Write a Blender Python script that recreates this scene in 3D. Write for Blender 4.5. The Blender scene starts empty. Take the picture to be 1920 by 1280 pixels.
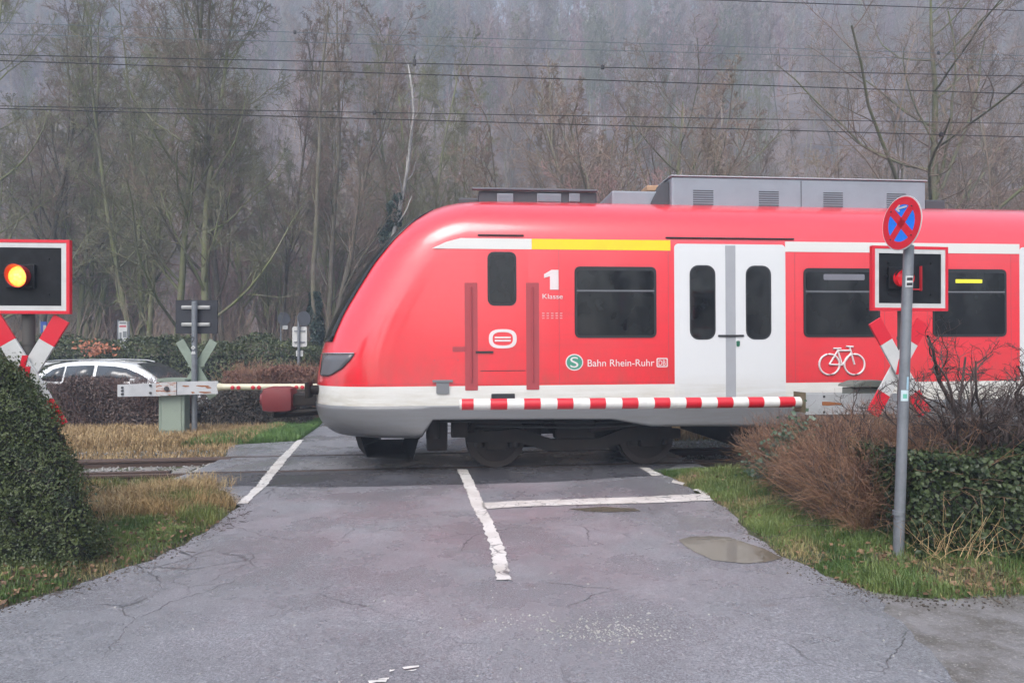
import bpy, bmesh, math, random
import numpy as np
from math import sin, cos, tan, pi, radians, sqrt, atan2
from mathutils import Vector, Matrix

SC = bpy.context.scene
COL = SC.collection
# ------------------------------------------------------------------ camera, world, sun, exposure
F, HX, HY, CZ = 1250.0, 960.0, 662.0, 1.70      # focal length in photo pixels, principal point, horizon row, eye height
cam_d = bpy.data.cameras.new("camera"); cam = bpy.data.objects.new("camera", cam_d); COL.objects.link(cam)
cam.location = (0, 0, CZ); cam.rotation_euler = (pi/2, 0, 0)
cam_d.sensor_width = 36; cam_d.lens = F/1920*36; cam_d.shift_y = (HY-640)/1920
cam_d.clip_start = 0.05; cam_d.clip_end = 2000
SC.camera = cam
W = bpy.data.worlds.new("World"); SC.world = W; W.use_nodes = True
nt = W.node_tree; nt.nodes.clear()
sky = nt.nodes.new('ShaderNodeTexSky'); sky.sky_type = 'NISHITA'; sky.sun_disc = False
SUN_EL, SUN_AZ = 52.0, 200.0      # degrees; azimuth clockwise from +Y
sky.sun_elevation = radians(SUN_EL); sky.sun_rotation = radians(SUN_AZ)
sky.air_density = 1.0; sky.dust_density = 4.0; sky.ozone_density = 1.0
hs = nt.nodes.new('ShaderNodeHueSaturation'); hs.inputs['Saturation'].default_value = 0.5
bg = nt.nodes.new('ShaderNodeBackground'); bg.inputs['Strength'].default_value = 0.15
wo = nt.nodes.new('ShaderNodeOutputWorld')
nt.links.new(sky.outputs[0], hs.inputs['Color']); nt.links.new(hs.outputs[0], bg.inputs['Color']); nt.links.new(bg.outputs[0], wo.inputs['Surface'])
sd = bpy.data.lights.new("sun", 'SUN'); sun = bpy.data.objects.new("sun", sd); COL.objects.link(sun)
sd.energy = 1.0; sd.angle = radians(40); sd.color = (1.0, 0.98, 0.96)
az, el = radians(SUN_AZ), radians(SUN_EL)
sdir = Vector((sin(az)*cos(el), cos(az)*cos(el), sin(el)))
sun.rotation_euler = sdir.to_track_quat('Z', 'Y').to_euler()
SC.view_settings.view_transform = 'Standard'; SC.view_settings.look = 'None'
SC.view_settings.exposure = 1.12; SC.view_settings.gamma = 1.0
SC.cycles.use_denoising = True
SC.cycles.max_bounces = 8; SC.cycles.diffuse_bounces = 3; SC.cycles.glossy_bounces = 3; SC.cycles.transparent_max_bounces = 12
SC.cycles.volume_bounces = 2

# ------------------------------------------------------------------ frames: the track runs almost across the view
TT = 0.0944; TH = math.atan(TT); GR = 0.0053
OX, OY = -0.31, 10.73
def UV(u, v, z=0.0):                    # track coordinates -> world (the track climbs gently to the right)
    return Vector((OX + u*cos(TH) - v*sin(TH), OY + u*sin(TH) + v*cos(TH), z + GR*u))
def uof(x, y): return (x-OX)*cos(TH) + (y-OY)*sin(TH)
def vof(x, y): return -(x-OX)*sin(TH) + (y-OY)*cos(TH)
def gz(x, y): return GR*np.clip(uof(x, y), -40, 40)
def G(px, py):                          # a photo pixel on the ground plane
    dx, dz = (px-HX)/F, (HY-py)/F
    k = GR*(dx*cos(TH)+sin(TH)); c = GR*(-OX*cos(TH)-OY*sin(TH))
    t = (c-CZ)/(dz-k)
    return (dx*t, t)
def A(px, py, Y): return Vector(((px-HX)/F*Y, Y, CZ+(HY-py)/F*Y))   # a photo pixel at depth Y
def UZ(px, py, v):                      # a photo pixel on the vertical plane v of the track frame
    dx, dz = (px-HX)/F, (HY-py)/F
    v0 = vof(0, 0); dv = -dx*sin(TH)+cos(TH)
    t = (v-v0)/dv; x, y = dx*t, t
    u = uof(x, y)
    return u, CZ+dz*t-GR*u

# ------------------------------------------------------------------ object helpers
def tag(o, label=None, cat=None, group=None, kind=None):
    if label: o['label'] = label
    if cat: o['category'] = cat
    if group: o['group'] = group
    if kind: o['kind'] = kind
    return o
def thing(name, label, cat, loc=(0,0,0), rot=(0,0,0), group=None):
    o = bpy.data.objects.new(name, None); COL.objects.link(o); o.empty_display_size = 0.2
    o.location = loc; o.rotation_euler = rot
    return tag(o, label, cat, group)
def link(name, me, mats, parent=None):
    if not isinstance(mats, (list, tuple)): mats = [mats]
    for m in mats: me.materials.append(m)
    o = bpy.data.objects.new(name, me); COL.objects.link(o)
    if parent: o.parent = parent
    return o
def np_mesh(name, V, Fa, smooth=False, mi=None):
    V = np.asarray(V, dtype=np.float32); Fa = np.asarray(Fa, dtype=np.int32); n, k = Fa.shape
    me = bpy.data.meshes.new(name)
    me.vertices.add(len(V)); me.vertices.foreach_set('co', V.ravel())
    me.loops.add(n*k); me.loops.foreach_set('vertex_index', Fa.ravel())
    me.polygons.add(n); me.polygons.foreach_set('loop_start', np.arange(0, n*k, k, dtype=np.int32))
    if mi is not None: me.polygons.foreach_set('material_index', np.asarray(mi, dtype=np.int32))
    me.polygons.foreach_set('use_smooth', np.full(n, smooth, dtype=bool))
    me.update(calc_edges=True)
    return me
class MB:
    """collects shapes for ONE mesh"""
    def __init__(s): s.bm = bmesh.new()
    def box(s, x0, x1, y0, y1, z0, z1, bev=0.0, M=None, mi=0):
        m = Matrix.Translation(((x0+x1)/2, (y0+y1)/2, (z0+z1)/2)) @ Matrix.Diagonal((abs(x1-x0), abs(y1-y0), abs(z1-z0), 1))
        b = bmesh.new(); bmesh.ops.create_cube(b, size=1, matrix=m)
        if bev: bmesh.ops.bevel(b, geom=b.edges[:], offset=bev, segments=2, affect='EDGES', profile=0.6)
        return s.add(b, M, mi)
    def add(s, b, M=None, mi=0):
        if M is not None: bmesh.ops.transform(b, matrix=M, verts=b.verts)
        for f in b.faces: f.material_index = mi
        me = bpy.data.meshes.new('t'); b.to_mesh(me); b.free(); s.bm.from_mesh(me); bpy.data.meshes.remove(me)
        return s
    def cyl(s, p0, p1, r0, r1=None, n=16, mi=0, caps=True):
        p0, p1 = Vector(p0), Vector(p1); r1 = r0 if r1 is None else r1
        d = p1-p0; b = bmesh.new()
        bmesh.ops.create_cone(b, cap_ends=caps, segments=n, radius1=r0, radius2=r1, depth=d.length)
        return s.add(b, Matrix.Translation((p0+p1)/2) @ d.to_track_quat('Z', 'Y').to_matrix().to_4x4(), mi)
    def prism(s, pts, y0, y1, mi=0, M=None, bev=0.0):
        """pts (x,z) outline, extruded along y"""
        b = bmesh.new(); vs = [b.verts.new((x, y0, z)) for x, z in pts]; f = b.faces.new(vs)
        r = bmesh.ops.extrude_face_region(b, geom=[f])
        bmesh.ops.translate(b, vec=(0, y1-y0, 0), verts=[v for v in r['geom'] if isinstance(v, bmesh.types.BMVert)])
        bmesh.ops.recalc_face_normals(b, faces=b.faces)
        if bev: bmesh.ops.bevel(b, geom=b.edges[:], offset=bev, segments=2, affect='EDGES')
        return s.add(b, M, mi)
    def ring(s, outer, inner, y0, y1, mi=0, M=None):
        """frame between two (x,z) outlines with equal point counts"""
        b = bmesh.new(); n = len(outer)
        L = [[b.verts.new((x, y, z)) for x, z in P] for y in (y0, y1) for P in (outer, inner)]
        for i in range(n):
            j = (i+1) % n
            for a, c in ((0, 1), (2, 3), (0, 2), (1, 3)): b.faces.new((L[a][i], L[a][j], L[c][j], L[c][i]))
        bmesh.ops.recalc_face_normals(b, faces=b.faces)
        return s.add(b, M, mi)
    def sph(s, c, r, sx=1, sy=1, sz=1, mi=0, n=16):
        b = bmesh.new(); bmesh.ops.create_uvsphere(b, u_segments=n, v_segments=n//2, radius=r)
        return s.add(b, Matrix.Translation(c) @ Matrix.Diagonal((sx, sy, sz, 1)), mi)
    def ico(s, c, r, rnd, sub=1):
        b = bmesh.new(); bmesh.ops.create_icosphere(b, subdivisions=sub, radius=r)
        for v in b.verts: v.co *= rnd.uniform(.7, 1.2)
        return s.add(b, Matrix.Translation(c))
    def tube(s, pts, r, n=8, mi=0):
        pts = np.array([list(p) for p in pts])[None]; rr = np.full((1, pts.shape[1]), r) if np.isscalar(r) else np.array(r)[None]
        V, Fa = tubes(pts, rr, n); me = np_mesh('t', V, Fa, True); b = bmesh.new(); b.from_mesh(me); bpy.data.meshes.remove(me)
        return s.add(b, None, mi)
    def poly(s, pts, mi=0):
        b = bmesh.new(); b.faces.new([b.verts.new(p) for p in pts]); return s.add(b, None, mi)
    def build(s, name, mats, parent=None, smooth=None):
        me = bpy.data.meshes.new(name)
        if smooth is not None:
            for f in s.bm.faces: f.smooth = True
            for e in s.bm.edges:
                if len(e.link_faces) == 2 and e.calc_face_angle(0) > radians(smooth): e.smooth = False
        s.bm.to_mesh(me); s.bm.free()
        return link(name, me, mats, parent)
def tubes(P, R, sides):
    """P (N,S,3) polylines, R (N,S) radii -> vertices, quads"""
    N, S, _ = P.shape
    T = np.empty_like(P); T[:, 1:-1] = P[:, 2:]-P[:, :-2]; T[:, 0] = P[:, 1]-P[:, 0]; T[:, -1] = P[:, -1]-P[:, -2]
    T /= np.linalg.norm(T, axis=2, keepdims=True)+1e-9
    ref = np.where(np.abs(T[:, :1, 2:3]) > 0.9, np.array([[[1., 0, 0]]]), np.array([[[0, 0, 1.]]]))
    ref = np.broadcast_to(ref, P.shape)
    a = np.cross(T, ref); a /= np.linalg.norm(a, axis=2, keepdims=True)+1e-9; b = np.cross(T, a)
    ang = np.arange(sides)*2*pi/sides
    V = P[:, :, None]+R[:, :, None, None]*(a[:, :, None]*np.cos(ang)[None, None, :, None]+b[:, :, None]*np.sin(ang)[None, None, :, None])
    idx = np.arange(N*S*sides).reshape(N, S, sides)
    q = np.stack([idx[:, :-1], np.roll(idx[:, :-1], -1, 2), np.roll(idx[:, 1:], -1, 2), idx[:, 1:]], -1).reshape(-1, 4)
    return V.reshape(-1, 3), q
def rrect(x0, x1, z0, z1, r, n=5):
    P = []
    for cx, cz, a0 in ((x1-r, z1-r, 0), (x0+r, z1-r, 90), (x0+r, z0+r, 180), (x1-r, z0+r, 270)):
        for k in range(n+1):
            a = radians(a0+90*k/n); P.append((cx+r*cos(a), cz+r*sin(a)))
    return P
def text_mesh(body, size, depth=0.001, space=1.0):
    c = bpy.data.curves.new('txt', 'FONT'); c.body = body; c.size = size; c.extrude = depth; c.space_character = space
    c.align_x = 'LEFT'; c.align_y = 'BOTTOM_BASELINE'
    o = bpy.data.objects.new('txt', c); COL.objects.link(o)
    dg = bpy.context.evaluated_depsgraph_get(); me = bpy.data.meshes.new_from_object(o.evaluated_get(dg))
    bpy.data.objects.remove(o); return me

# ------------------------------------------------------------------ materials
class NT:
    def __init__(s, name):
        s.m = bpy.data.materials.new(name); s.m.use_nodes = True; s.t = s.m.node_tree; s.t.nodes.clear()
        s.out = s.t.nodes.new('ShaderNodeOutputMaterial'); s.b = s.t.nodes.new('ShaderNodeBsdfPrincipled')
        s.t.links.new(s.b.outputs[0], s.out.inputs['Surface'])
    def n(s, ty, **kw):
        x = s.t.nodes.new('ShaderNode'+ty)
        for k, v in kw.items(): setattr(x, k, v)
        return x
    def l(s, a, b): s.t.links.new(a, b)
    def val(s, x, sock):
        if isinstance(x, (int, float)): sock.default_value = x
        elif isinstance(x, tuple): sock.default_value = (*x, 1) if len(x) == 3 and sock.type == 'RGBA' else x
        else: s.l(x, sock)
    def pos(s, mode='world', scale=(1, 1, 1)):
        src = s.n('NewGeometry').outputs['Position'] if mode == 'world' else s.n('TexCoord').outputs['Object']
        if scale == (1, 1, 1): return src
        mp = s.n('Mapping'); mp.inputs['Scale'].default_value = scale; s.l(src, mp.inputs[0]); return mp.outputs[0]
    def noise(s, co, sc, det=4, ro=0.55, out='Fac', dist=0.0):
        x = s.n('TexNoise'); s.l(co, x.inputs['Vector']); x.inputs['Scale'].default_value = sc; x.inputs['Detail'].default_value = det
        x.inputs['Roughness'].default_value = ro; x.inputs['Distortion'].default_value = dist; return x.outputs[out]
    def ramp(s, f, a, b, ca=(0, 0, 0), cb=(1, 1, 1)):
        x = s.n('ValToRGB'); x.color_ramp.elements[0].position = a; x.color_ramp.elements[1].position = b
        x.color_ramp.elements[0].color = (*ca, 1); x.color_ramp.elements[1].color = (*cb, 1); s.l(f, x.inputs[0]); return x.outputs[0]
    def rng(s, f, a, b, o0=0.0, o1=1.0):
        x = s.n('MapRange'); s.l(f, x.inputs[0]); x.inputs[1].default_value = a; x.inputs[2].default_value = b; x.inputs[3].default_value = o0; x.inputs[4].default_value = o1; return x.outputs[0]
    def mix(s, f, a, b):
        x = s.n('Mix', data_type='RGBA'); s.val(f, x.inputs[0]); s.val(a, x.inputs[6]); s.val(b, x.inputs[7]); return x.outputs[2]
    def math(s, op, a, b=0.0):
        x = s.n('Math', operation=op); s.val(a, x.inputs[0]); s.val(b, x.inputs[1]); return x.outputs[0]
    def bump(s, h, st, dist=0.02):
        x = s.n('Bump'); x.inputs['Strength'].default_value = st; x.inputs['Distance'].default_value = dist; s.l(h, x.inputs['Height'])
        s.l(x.outputs[0], s.b.inputs['Normal'])
    def set(s, **kw):
        for k, v in kw.items(): s.val(v, s.b.inputs[k.replace('_', ' ')])
        return s
MATS = {}
def plain(name, col, rough=0.5, metal=0.0, dirt=0.25, scale=3.0, dcol=None, spec=0.5, emis=None, es=0, coat=0.0, mode='obj', alpha=None):
    """a painted / metal surface with a little weathering of its own"""
    k = NT(name); co = k.pos(mode)
    d = dcol or tuple(c*0.55+0.02 for c in col)
    f = k.math('MULTIPLY', k.ramp(k.noise(co, scale, 6, 0.65), 0.42, 0.72), dirt)
    k.set(Base_Color=k.mix(f, col, d), Metallic=metal, Specular_IOR_Level=spec)
    r = k.math('ADD', k.math('MULTIPLY', k.noise(co, scale*2.3, 3), 0.18), rough-0.09); k.set(Roughness=r)
    if coat: k.set(Coat_Weight=coat, Coat_Roughness=0.08)
    if emis: k.set(Emission_Color=emis, Emission_Strength=es)
    MATS[name] = k.m; return k.m
# ================================================================== the setting: ground, road, track
rng = np.random.default_rng(7); rnd = random.Random(7)
def W2(px_list): return [G(*p) for p in px_list]
UC0, UC1 = -4.4, 3.05                         # ends of the paved crossing along the track
def uvxy(u, v): w = UV(u, v); return (w.x, w.y)
VL = W2([(-260,1215),(0,1140),(130,1100),(280,1050),(400,990),(445,950),(425,930),(395,906),(330,899)])+[uvxy(-5.5,-1.35), uvxy(-16,-1.35), (-16, 4.5)]
VR = W2([(1215,883),(1250,893),(1340,938),(1400,990),(1460,1040),(1560,1085),(1640,1115),(1760,1128),(1920,1118),(2300,1100)])+[(14,6.5), uvxy(14,-1.4), uvxy(3.2,-1.4)]
VF = [uvxy(-16,1.6)]+W2([(130,843),(430,834),(560,826),(597,800),(628,770)])+[G(650,748),(-26,24),(-22,14)]
def poly_dist(x, y, P):
    """inside mask and distance to the outline"""
    P = np.array(P); n = len(P); ins = np.zeros(x.shape, bool); d = np.full(x.shape, 1e9)
    for i in range(n):
        (x0, y0), (x1, y1) = P[i], P[(i+1) % n]
        c = ((y0 > y) != (y1 > y)) & (x < (x1-x0)*(y-y0)/(y1-y0+1e-12)+x0); ins ^= c
        t = np.clip(((x-x0)*(x1-x0)+(y-y0)*(y1-y0))/((x1-x0)**2+(y1-y0)**2+1e-12), 0, 1)
        d = np.minimum(d, np.hypot(x-x0-t*(x1-x0), y-y0-t*(y1-y0)))
    return ins, d
def sstep(x, a, b): t = np.clip((x-a)/(b-a), 0, 1); return t*t*(3-2*t)
def lump(x, y, s=1.0): return np.sin(x*1.7*s+0.6*np.sin(y*1.3*s))*np.cos(y*2.1*s+0.8*np.sin(x*0.9*s))
def hill(x, y):
    yy = y+0.10*np.abs(x)+0.02*x
    return 0.66*np.clip(yy-46, 0, 150)*sstep(yy, 40, 80)+1.5*np.sin(x*.045+1)*sstep(yy, 50, 90)
def GH(x, y):
    x = np.asarray(x, float); y = np.asarray(y, float)
    u, v = uof(x, y), vof(x, y)
    z = gz(x, y)-0.035+hill(x, y)
    for P, hh, ww in ((VL, .06, .9), (VR, .20, 1.3), (VF, .05, .8)):
        i, d = poly_dist(x, y, P); z = np.where(i, z+0.03*sstep(d, 0, .15)+hh*sstep(d, 0, ww)+0.015*lump(x, y, 4)*sstep(d, 0, .4), z)
    bed = sstep(1.75-np.abs(v), 0, .35)*np.maximum(sstep(UC0-u, 0, .25), sstep(u-UC1, 0, .25))
    return z-0.075*bed
def axis(a, b, fine0, fine1, st, grow=1.13):
    X = list(np.arange(fine0, fine1+1e-6, st)); s = st; x = fine1
    while x < b: s *= grow; x += s; X.append(x)
    s = st; x = fine0
    while x > a: s *= grow; x -= s; X.insert(0, x)
    return np.array(X)
gx, gy = axis(-330, 330, -7, 7, .13), axis(-110, 300, 3.2, 17, .13)
GX, GY = np.meshgrid(gx, gy); GZ = GH(GX, GY)
idx = np.arange(GX.size).reshape(GX.shape)
Q = np.stack([idx[:-1, :-1], idx[:-1, 1:], idx[1:, 1:], idx[1:, :-1]], -1).reshape(-1, 4)
k = NT('soil'); co = k.pos()
c = k.mix(k.ramp(k.noise(co, 2.2, 6), .38, .62), (.045, .036, .028), (.075, .066, .045))
c = k.mix(k.ramp(k.noise(co, .5, 5), .45, .6), c, (.06, .075, .03))
c = k.mix(k.ramp(k.noise(co, 40, 3), .6, .75), c, (.14, .12, .10))
sep = k.n('SeparateXYZ'); k.l(co, sep.inputs[0])
far = k.ramp(k.math('MULTIPLY', sep.outputs[1], .01), .32, .5)
leaf = k.mix(k.ramp(k.noise(co, .35, 7, .7), .35, .65), (.085, .062, .054), (.145, .105, .092))
c = k.mix(far, c, leaf)
k.set(Base_Color=c, Roughness=.8); k.bump(k.noise(co, 9, 8, .7), .8, .05)
ground = tag(link('ground', np_mesh('ground', np.stack([GX, GY, GZ], -1).reshape(-1, 3), Q, True), k.m), kind='structure')

# ---- road: wet worn asphalt with reddish patches near the stop line
def road_mat(name, base, red=True, wet=.33):
    k = NT(name); co = k.pos()
    fine = k.noise(co, 75, 5, .8); big = k.noise(co, .7, 6, .6)
    c = k.mix(k.ramp(fine, .38, .62), tuple(x*.45 for x in base), tuple(x*1.5 for x in base))
    c = k.mix(k.math('MULTIPLY', k.ramp(big, .42, .68), .45), c, tuple(x*.6 for x in base))
    c = k.mix(k.math('MULTIPLY', k.ramp(k.noise(co, 30, 3, .75), .45, .62), .28), c, tuple(x*.45 for x in base))
    c = k.mix(k.math('MULTIPLY', k.ramp(k.noise(co, 48, 2, .6), .60, .68), .35), c, tuple(x*2.1 for x in base))
    if red:
        pr = G(760, 1000); sp = k.n('VectorMath', operation='DISTANCE'); k.l(co, sp.inputs[0]); sp.inputs[1].default_value = (pr[0]+.7, pr[1]+.6, 0)
        near = k.ramp(k.math('MULTIPLY', sp.outputs['Value'], .2), .25, .75, (1, 1, 1), (0, 0, 0))
        m = k.math('MULTIPLY', k.math('MULTIPLY', k.ramp(k.noise(co, 1.1, 5, .6), .36, .62), near), .42)
        c = k.mix(m, c, (base[0]*1.1, base[1]*.72, base[2]*.75))
        m2 = k.math('MULTIPLY', k.ramp(k.noise(co, 1.9, 8, .75), .66, .74), near); c = k.mix(m2, c, (.36, .05, .05))
    # cracks
    dn = k.noise(co, 2.2, 5, .6, 'Color'); ad = k.n('VectorMath', operation='MULTIPLY_ADD'); k.l(dn, ad.inputs[0]); ad.inputs[1].default_value = (.30, .30, 0); k.l(co, ad.inputs[2])
    masks = None
    for sc, w, a0, a1, ms in ((.75, .006, .5, .6, .6), (2.1, .010, .56, .64, .45)):
        vo = k.n('TexVoronoi', feature='DISTANCE_TO_EDGE'); vo.inputs['Scale'].default_value = sc; k.l(ad.outputs[0], vo.inputs['Vector'])
        cr = k.ramp(vo.outputs['Distance'], w*.3*sc, w*sc, (1, 1, 1), (0, 0, 0))
        cr = k.math('MULTIPLY', cr, k.ramp(k.noise(co, ms, 3), a0, a1))
        masks = cr if masks is None else k.math('MAXIMUM', masks, cr)
    c = k.mix(k.math('MULTIPLY', masks, .8), c, (.025, .024, .026))
    m3 = k.math('MULTIPLY', k.ramp(k.noise(co, 1.6, 7, .7), .62, .70), .55); c = k.mix(m3, c, (.13, .09, .08))
    # small dark pits and worn holes
    pit = k.ramp(k.noise(co, 14, 6, .8), .64, .80); c = k.mix(k.math('MULTIPLY', pit, .35), c, (.03, .029, .028))
    wetm = k.ramp(k.noise(co, .9, 6, .65), .38, .62)
    c = k.mix(k.math('MULTIPLY', k.math('SUBTRACT', 1.0, wetm), .30), c, tuple(x*.5 for x in base))
    r = k.math('ADD', k.math('MULTIPLY', wetm, .38), wet-.12)
    k.set(Base_Color=c, Roughness=r, Specular_IOR_Level=.6)
    h = k.math('SUBTRACT', k.math('MULTIPLY', k.noise(co, 90, 4, .8), 1.0), k.math('MULTIPLY', masks, 1.5))
    k.bump(h, .55, .012)
    MATS[name] = k.m; return k.m
ASPH = (.245, .247, .27)
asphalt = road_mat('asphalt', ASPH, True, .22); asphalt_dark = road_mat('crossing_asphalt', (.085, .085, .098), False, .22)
def sheet(name, P, dz, mat, kind='structure', jitter=0, seed=1, parent=None):
    r = random.Random(seed); Q2 = []
    n = len(P)
    for i in range(n):
        a, b = Vector(P[i]), Vector(P[(i+1) % n]); L = (b-a).length
        st = max(1, int(L/.12)) if jitter and L < 12 else 1
        for j in range(st):
            p = a.lerp(b, j/st)
            if jitter: p += Vector((sin(p.x*5.1+p.y*3.7+seed), cos(p.y*4.3-p.x*6.1)))*jitter*1.6+Vector((sin(p.x*17+p.y*13), cos(p.y*15-p.x*11)))*jitter
            if jitter: p += Vector((r.uniform(-1, 1), r.uniform(-1, 1)))*jitter
            Q2.append(p)
    m = MB(); m.poly([(p.x, p.y, float(gz(p.x, p.y))+dz) for p in Q2]); bmesh.ops.triangulate(m.bm, faces=m.bm.faces[:])
    for f in m.bm.faces:
        f.normal_update()
        if f.normal.z < 0: f.normal_flip()
    return tag(m.build(name, mat, parent), kind=kind)
near = [(-12,-30),(-12,1),(-9,4.2)]+W2([(-260,1215),(0,1140),(130,1100),(280,1050),(400,990),(445,950),(425,930),(395,906)])+[uvxy(UC0-.05,-1.25), uvxy(UC0-.05,-.80), uvxy(UC1,-.80), uvxy(UC1,-1.2)]+\
       W2([(1232,884),(1250,893),(1340,938),(1400,990),(1460,1040),(1560,1085),(1640,1115),(1705,1180),(1790,1280)])+[(2.4,2.4),(3.4,-4),(5,-30)]
sheet('road', near, 0, asphalt, jitter=.018)
sheet('road', [uvxy(UC0,-.68), uvxy(UC1,-.68), uvxy(UC1,.68), uvxy(UC0,.68)], 0, asphalt)
sheet('road', [uvxy(UC0,.80), uvxy(UC1,.80), uvxy(UC1+.1,1.5), (3.1,16), (.2,45), (-3.0,45)]+[G(650,750), G(628,770), G(597,800), G(560,826), G(430,834)], 0, asphalt)
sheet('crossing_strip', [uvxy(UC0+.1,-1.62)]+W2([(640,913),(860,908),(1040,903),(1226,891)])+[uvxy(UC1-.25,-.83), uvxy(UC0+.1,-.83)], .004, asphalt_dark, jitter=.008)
# gravelly muddy ground right of the road
k = NT('mud'); co = k.pos()
c = k.mix(k.ramp(k.noise(co, 3, 6, .7), .4, .6), (.12, .11, .10), (.22, .21, .215))
c = k.mix(k.ramp(k.noise(co, 60, 3, .7), .55, .7), c, (.32, .31, .30))
k.set(Base_Color=c, Roughness=k.math('ADD', k.math('MULTIPLY', k.noise(co, 2), .4), .3)); k.bump(k.noise(co, 30, 6, .75), .7, .03)
sheet('gravel_ground', W2([(1560,1082),(1640,1108),(1760,1120),(1920,1112),(2300,1098)])+[(10,5),(10,-6),(2.6,-4),(1.9,2.4)]+W2([(1660,1290),(1560,1180),(1500,1080)]), -.004, k.m, jitter=.02)
# ---- painted markings
k = NT('road_paint'); co = k.pos()
w = k.ramp(k.noise(co, 11, 7, .75), .60, .66); dn = k.noise(co, 6, 3, .6, 'Color')
ad = k.n('VectorMath', operation='MULTIPLY_ADD'); k.l(dn, ad.inputs[0]); ad.inputs[1].default_value = (.2, .2, 0); k.l(co, ad.inputs[2])
vo = k.n('TexVoronoi', feature='DISTANCE_TO_EDGE'); vo.inputs['Scale'].default_value = 6; k.l(ad.outputs[0], vo.inputs['Vector'])
w2 = k.math('MULTIPLY', k.ramp(vo.outputs['Distance'], .01, .035, (1, 1, 1), (0, 0, 0)), k.ramp(k.noise(co, 1.3, 2), .42, .55))
c = k.mix(k.ramp(k.noise(co, 3, 5), .4, .7), (.62, .60, .58), (.46, .43, .40))
c = k.mix(k.math('MAXIMUM', w, w2), c, (.12, .115, .12)); k.set(Base_Color=c, Roughness=.5); k.bump(k.noise(co, 60, 3), .3, .005)
paint = k.m
def strip(pairs, seed, jit=.012, dz=.008):
    r = random.Random(seed); L, R = [], []
    for (a, b), (c2, d2) in zip(pairs[:-1], pairs[1:]):
        a, b, c2, d2 = [Vector(G(*q)) for q in (a, b, c2, d2)]; n = max(2, int((a-c2).length/.05))
        for j in range(n): L.append(a.lerp(c2, j/n)+Vector((r.uniform(-jit, jit), r.uniform(-jit, jit)))); R.append(b.lerp(d2, j/n)+Vector((r.uniform(-jit, jit), r.uniform(-jit, jit))))
    L.append(c2); R.append(d2)
    V = [(p.x, p.y, float(gz(p.x, p.y))+dz) for q in zip(L, R) for p in q]
    return tag(link('road_marking', np_mesh('road_marking', V, [(2*i, 2*i+1, 2*i+3, 2*i+2) for i in range(len(L)-1)]), paint), kind='structure')
strip([((444,946),(463,944)),((480,912),(500,910)),((497,890),(516,890)),((520,862),(538,862)),((545,838),(559,838)),((557,825),(569,825))], 1)
strip([((856,880),(876,880)),((874,918),(895,918)),((884,948),(908,945)),((905,985),(926,985)),((920,1030),(946,1030)),((930,1088),(959,1088))], 2)
strip([((907,955),(903,944)),((960,951),(960,940)),((1080,947),(1080,936)),((1200,944),(1200,932)),((1300,940),(1297,927)),((1334,939),(1329,926))], 3)
strip([((1200,877),(1216,877)),((1224,893),(1241,891))], 4)
strip([((1298,919),(1310,917)),((1322,927),(1334,924))], 5, .02)
for i, (a, b, c2, d2) in enumerate([((706,1275),(708,1277),(730,1272),(729,1275)),((756,1253),(757,1256),(786,1249),(785,1252)),((762,1258),(763,1260),(781,1256),(780,1258)),((728,1258),(728,1260),(740,1256.5),(739,1258.5)),
        ((1262,900),(1260,905),(1284,906),(1280,910)), ((690,1279),(691,1283),(726,1275),(724,1280))]):
    strip([(a, b), (c2, d2)], 20+i, .008)
# ---- puddle
k = NT('puddle_water'); k.set(Base_Color=(.13, .11, .085), Roughness=.02, Specular_IOR_Level=.9, IOR=1.33); k.bump(k.noise(k.pos(), 7, 2), .04, .01)
sheet('puddle_water', W2([(1276,1012),(1290,1006),(1330,1004),(1365,1008),(1400,1018),(1432,1030),(1462,1046),(1440,1054),(1395,1056),(1345,1052),(1310,1036),(1285,1022)]), .005, k.m, jitter=.01)
sheet('puddle_water', W2([(1070,954),(1130,951),(1190,953),(1200,957),(1150,961),(1100,959)]), .005, k.m, jitter=.01)
# ---- loose stones where the surface is worn
stone = plain('stone', (.30, .29, .28), .75, scale=1.5, dirt=.7)
def stones(name, pts, size, seed, mat, kind='stuff'):
    r = np.random.default_rng(seed); n = len(pts)
    base = np.array([(1,0,0),(-1,0,0),(0,1,0),(0,-1,0),(0,0,1),(0,0,-1)], float); fc = np.array([(0,2,4),(2,1,4),(1,3,4),(3,0,4),(2,0,5),(1,2,5),(3,1,5),(0,3,5)])
    sc = np.asarray(size)[:, None, None]*r.uniform(.5, 1.2, (n, 6, 1)); th = r.uniform(0, 6.3, n); ph = r.uniform(-.6, .6, n)
    V = base[None]*sc
    V[:, :, 2] *= .7
    x = V[..., 0]*np.cos(th)[:, None]-V[..., 1]*np.sin(th)[:, None]; y = V[..., 0]*np.sin(th)[:, None]+V[..., 1]*np.cos(th)[:, None]; z = V[..., 2]+x*np.sin(ph)[:, None]*.6
    V = np.stack([x, y, z], -1)+np.asarray(pts)[:, None]
    Fa = (fc[None]+(np.arange(n)*6)[:, None, None]).reshape(-1, 3)
    return tag(link(name, np_mesh(name, V.reshape(-1, 3), Fa), mat), kind=kind)
def ballast(u0, u1, n, seed):
    r = np.random.default_rng(seed); u = r.uniform(u0, u1, n); v = r.uniform(-1.7, 1.8, n)
    x = OX+u*cos(TH)-v*sin(TH); y = OY+u*sin(TH)+v*cos(TH)
    return np.stack([x, y, GH(x, y)+r.uniform(-.015, .02, n)], 1), r.uniform(.015, .032, n)
p1, s1 = ballast(-13, UC0+.12, 9000, 3); p2, s2 = ballast(UC1-.1, 13, 9000, 4)
stones('ballast', np.concatenate([p1, p2]), np.concatenate([s1, s2]), 5, stone)
cp = []
for i in range(420):
    q = G(1120+rnd.gauss(0, 75), 1182+rnd.gauss(0, 16)); cp.append((q[0], q[1], float(gz(*q))+.002))
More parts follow.
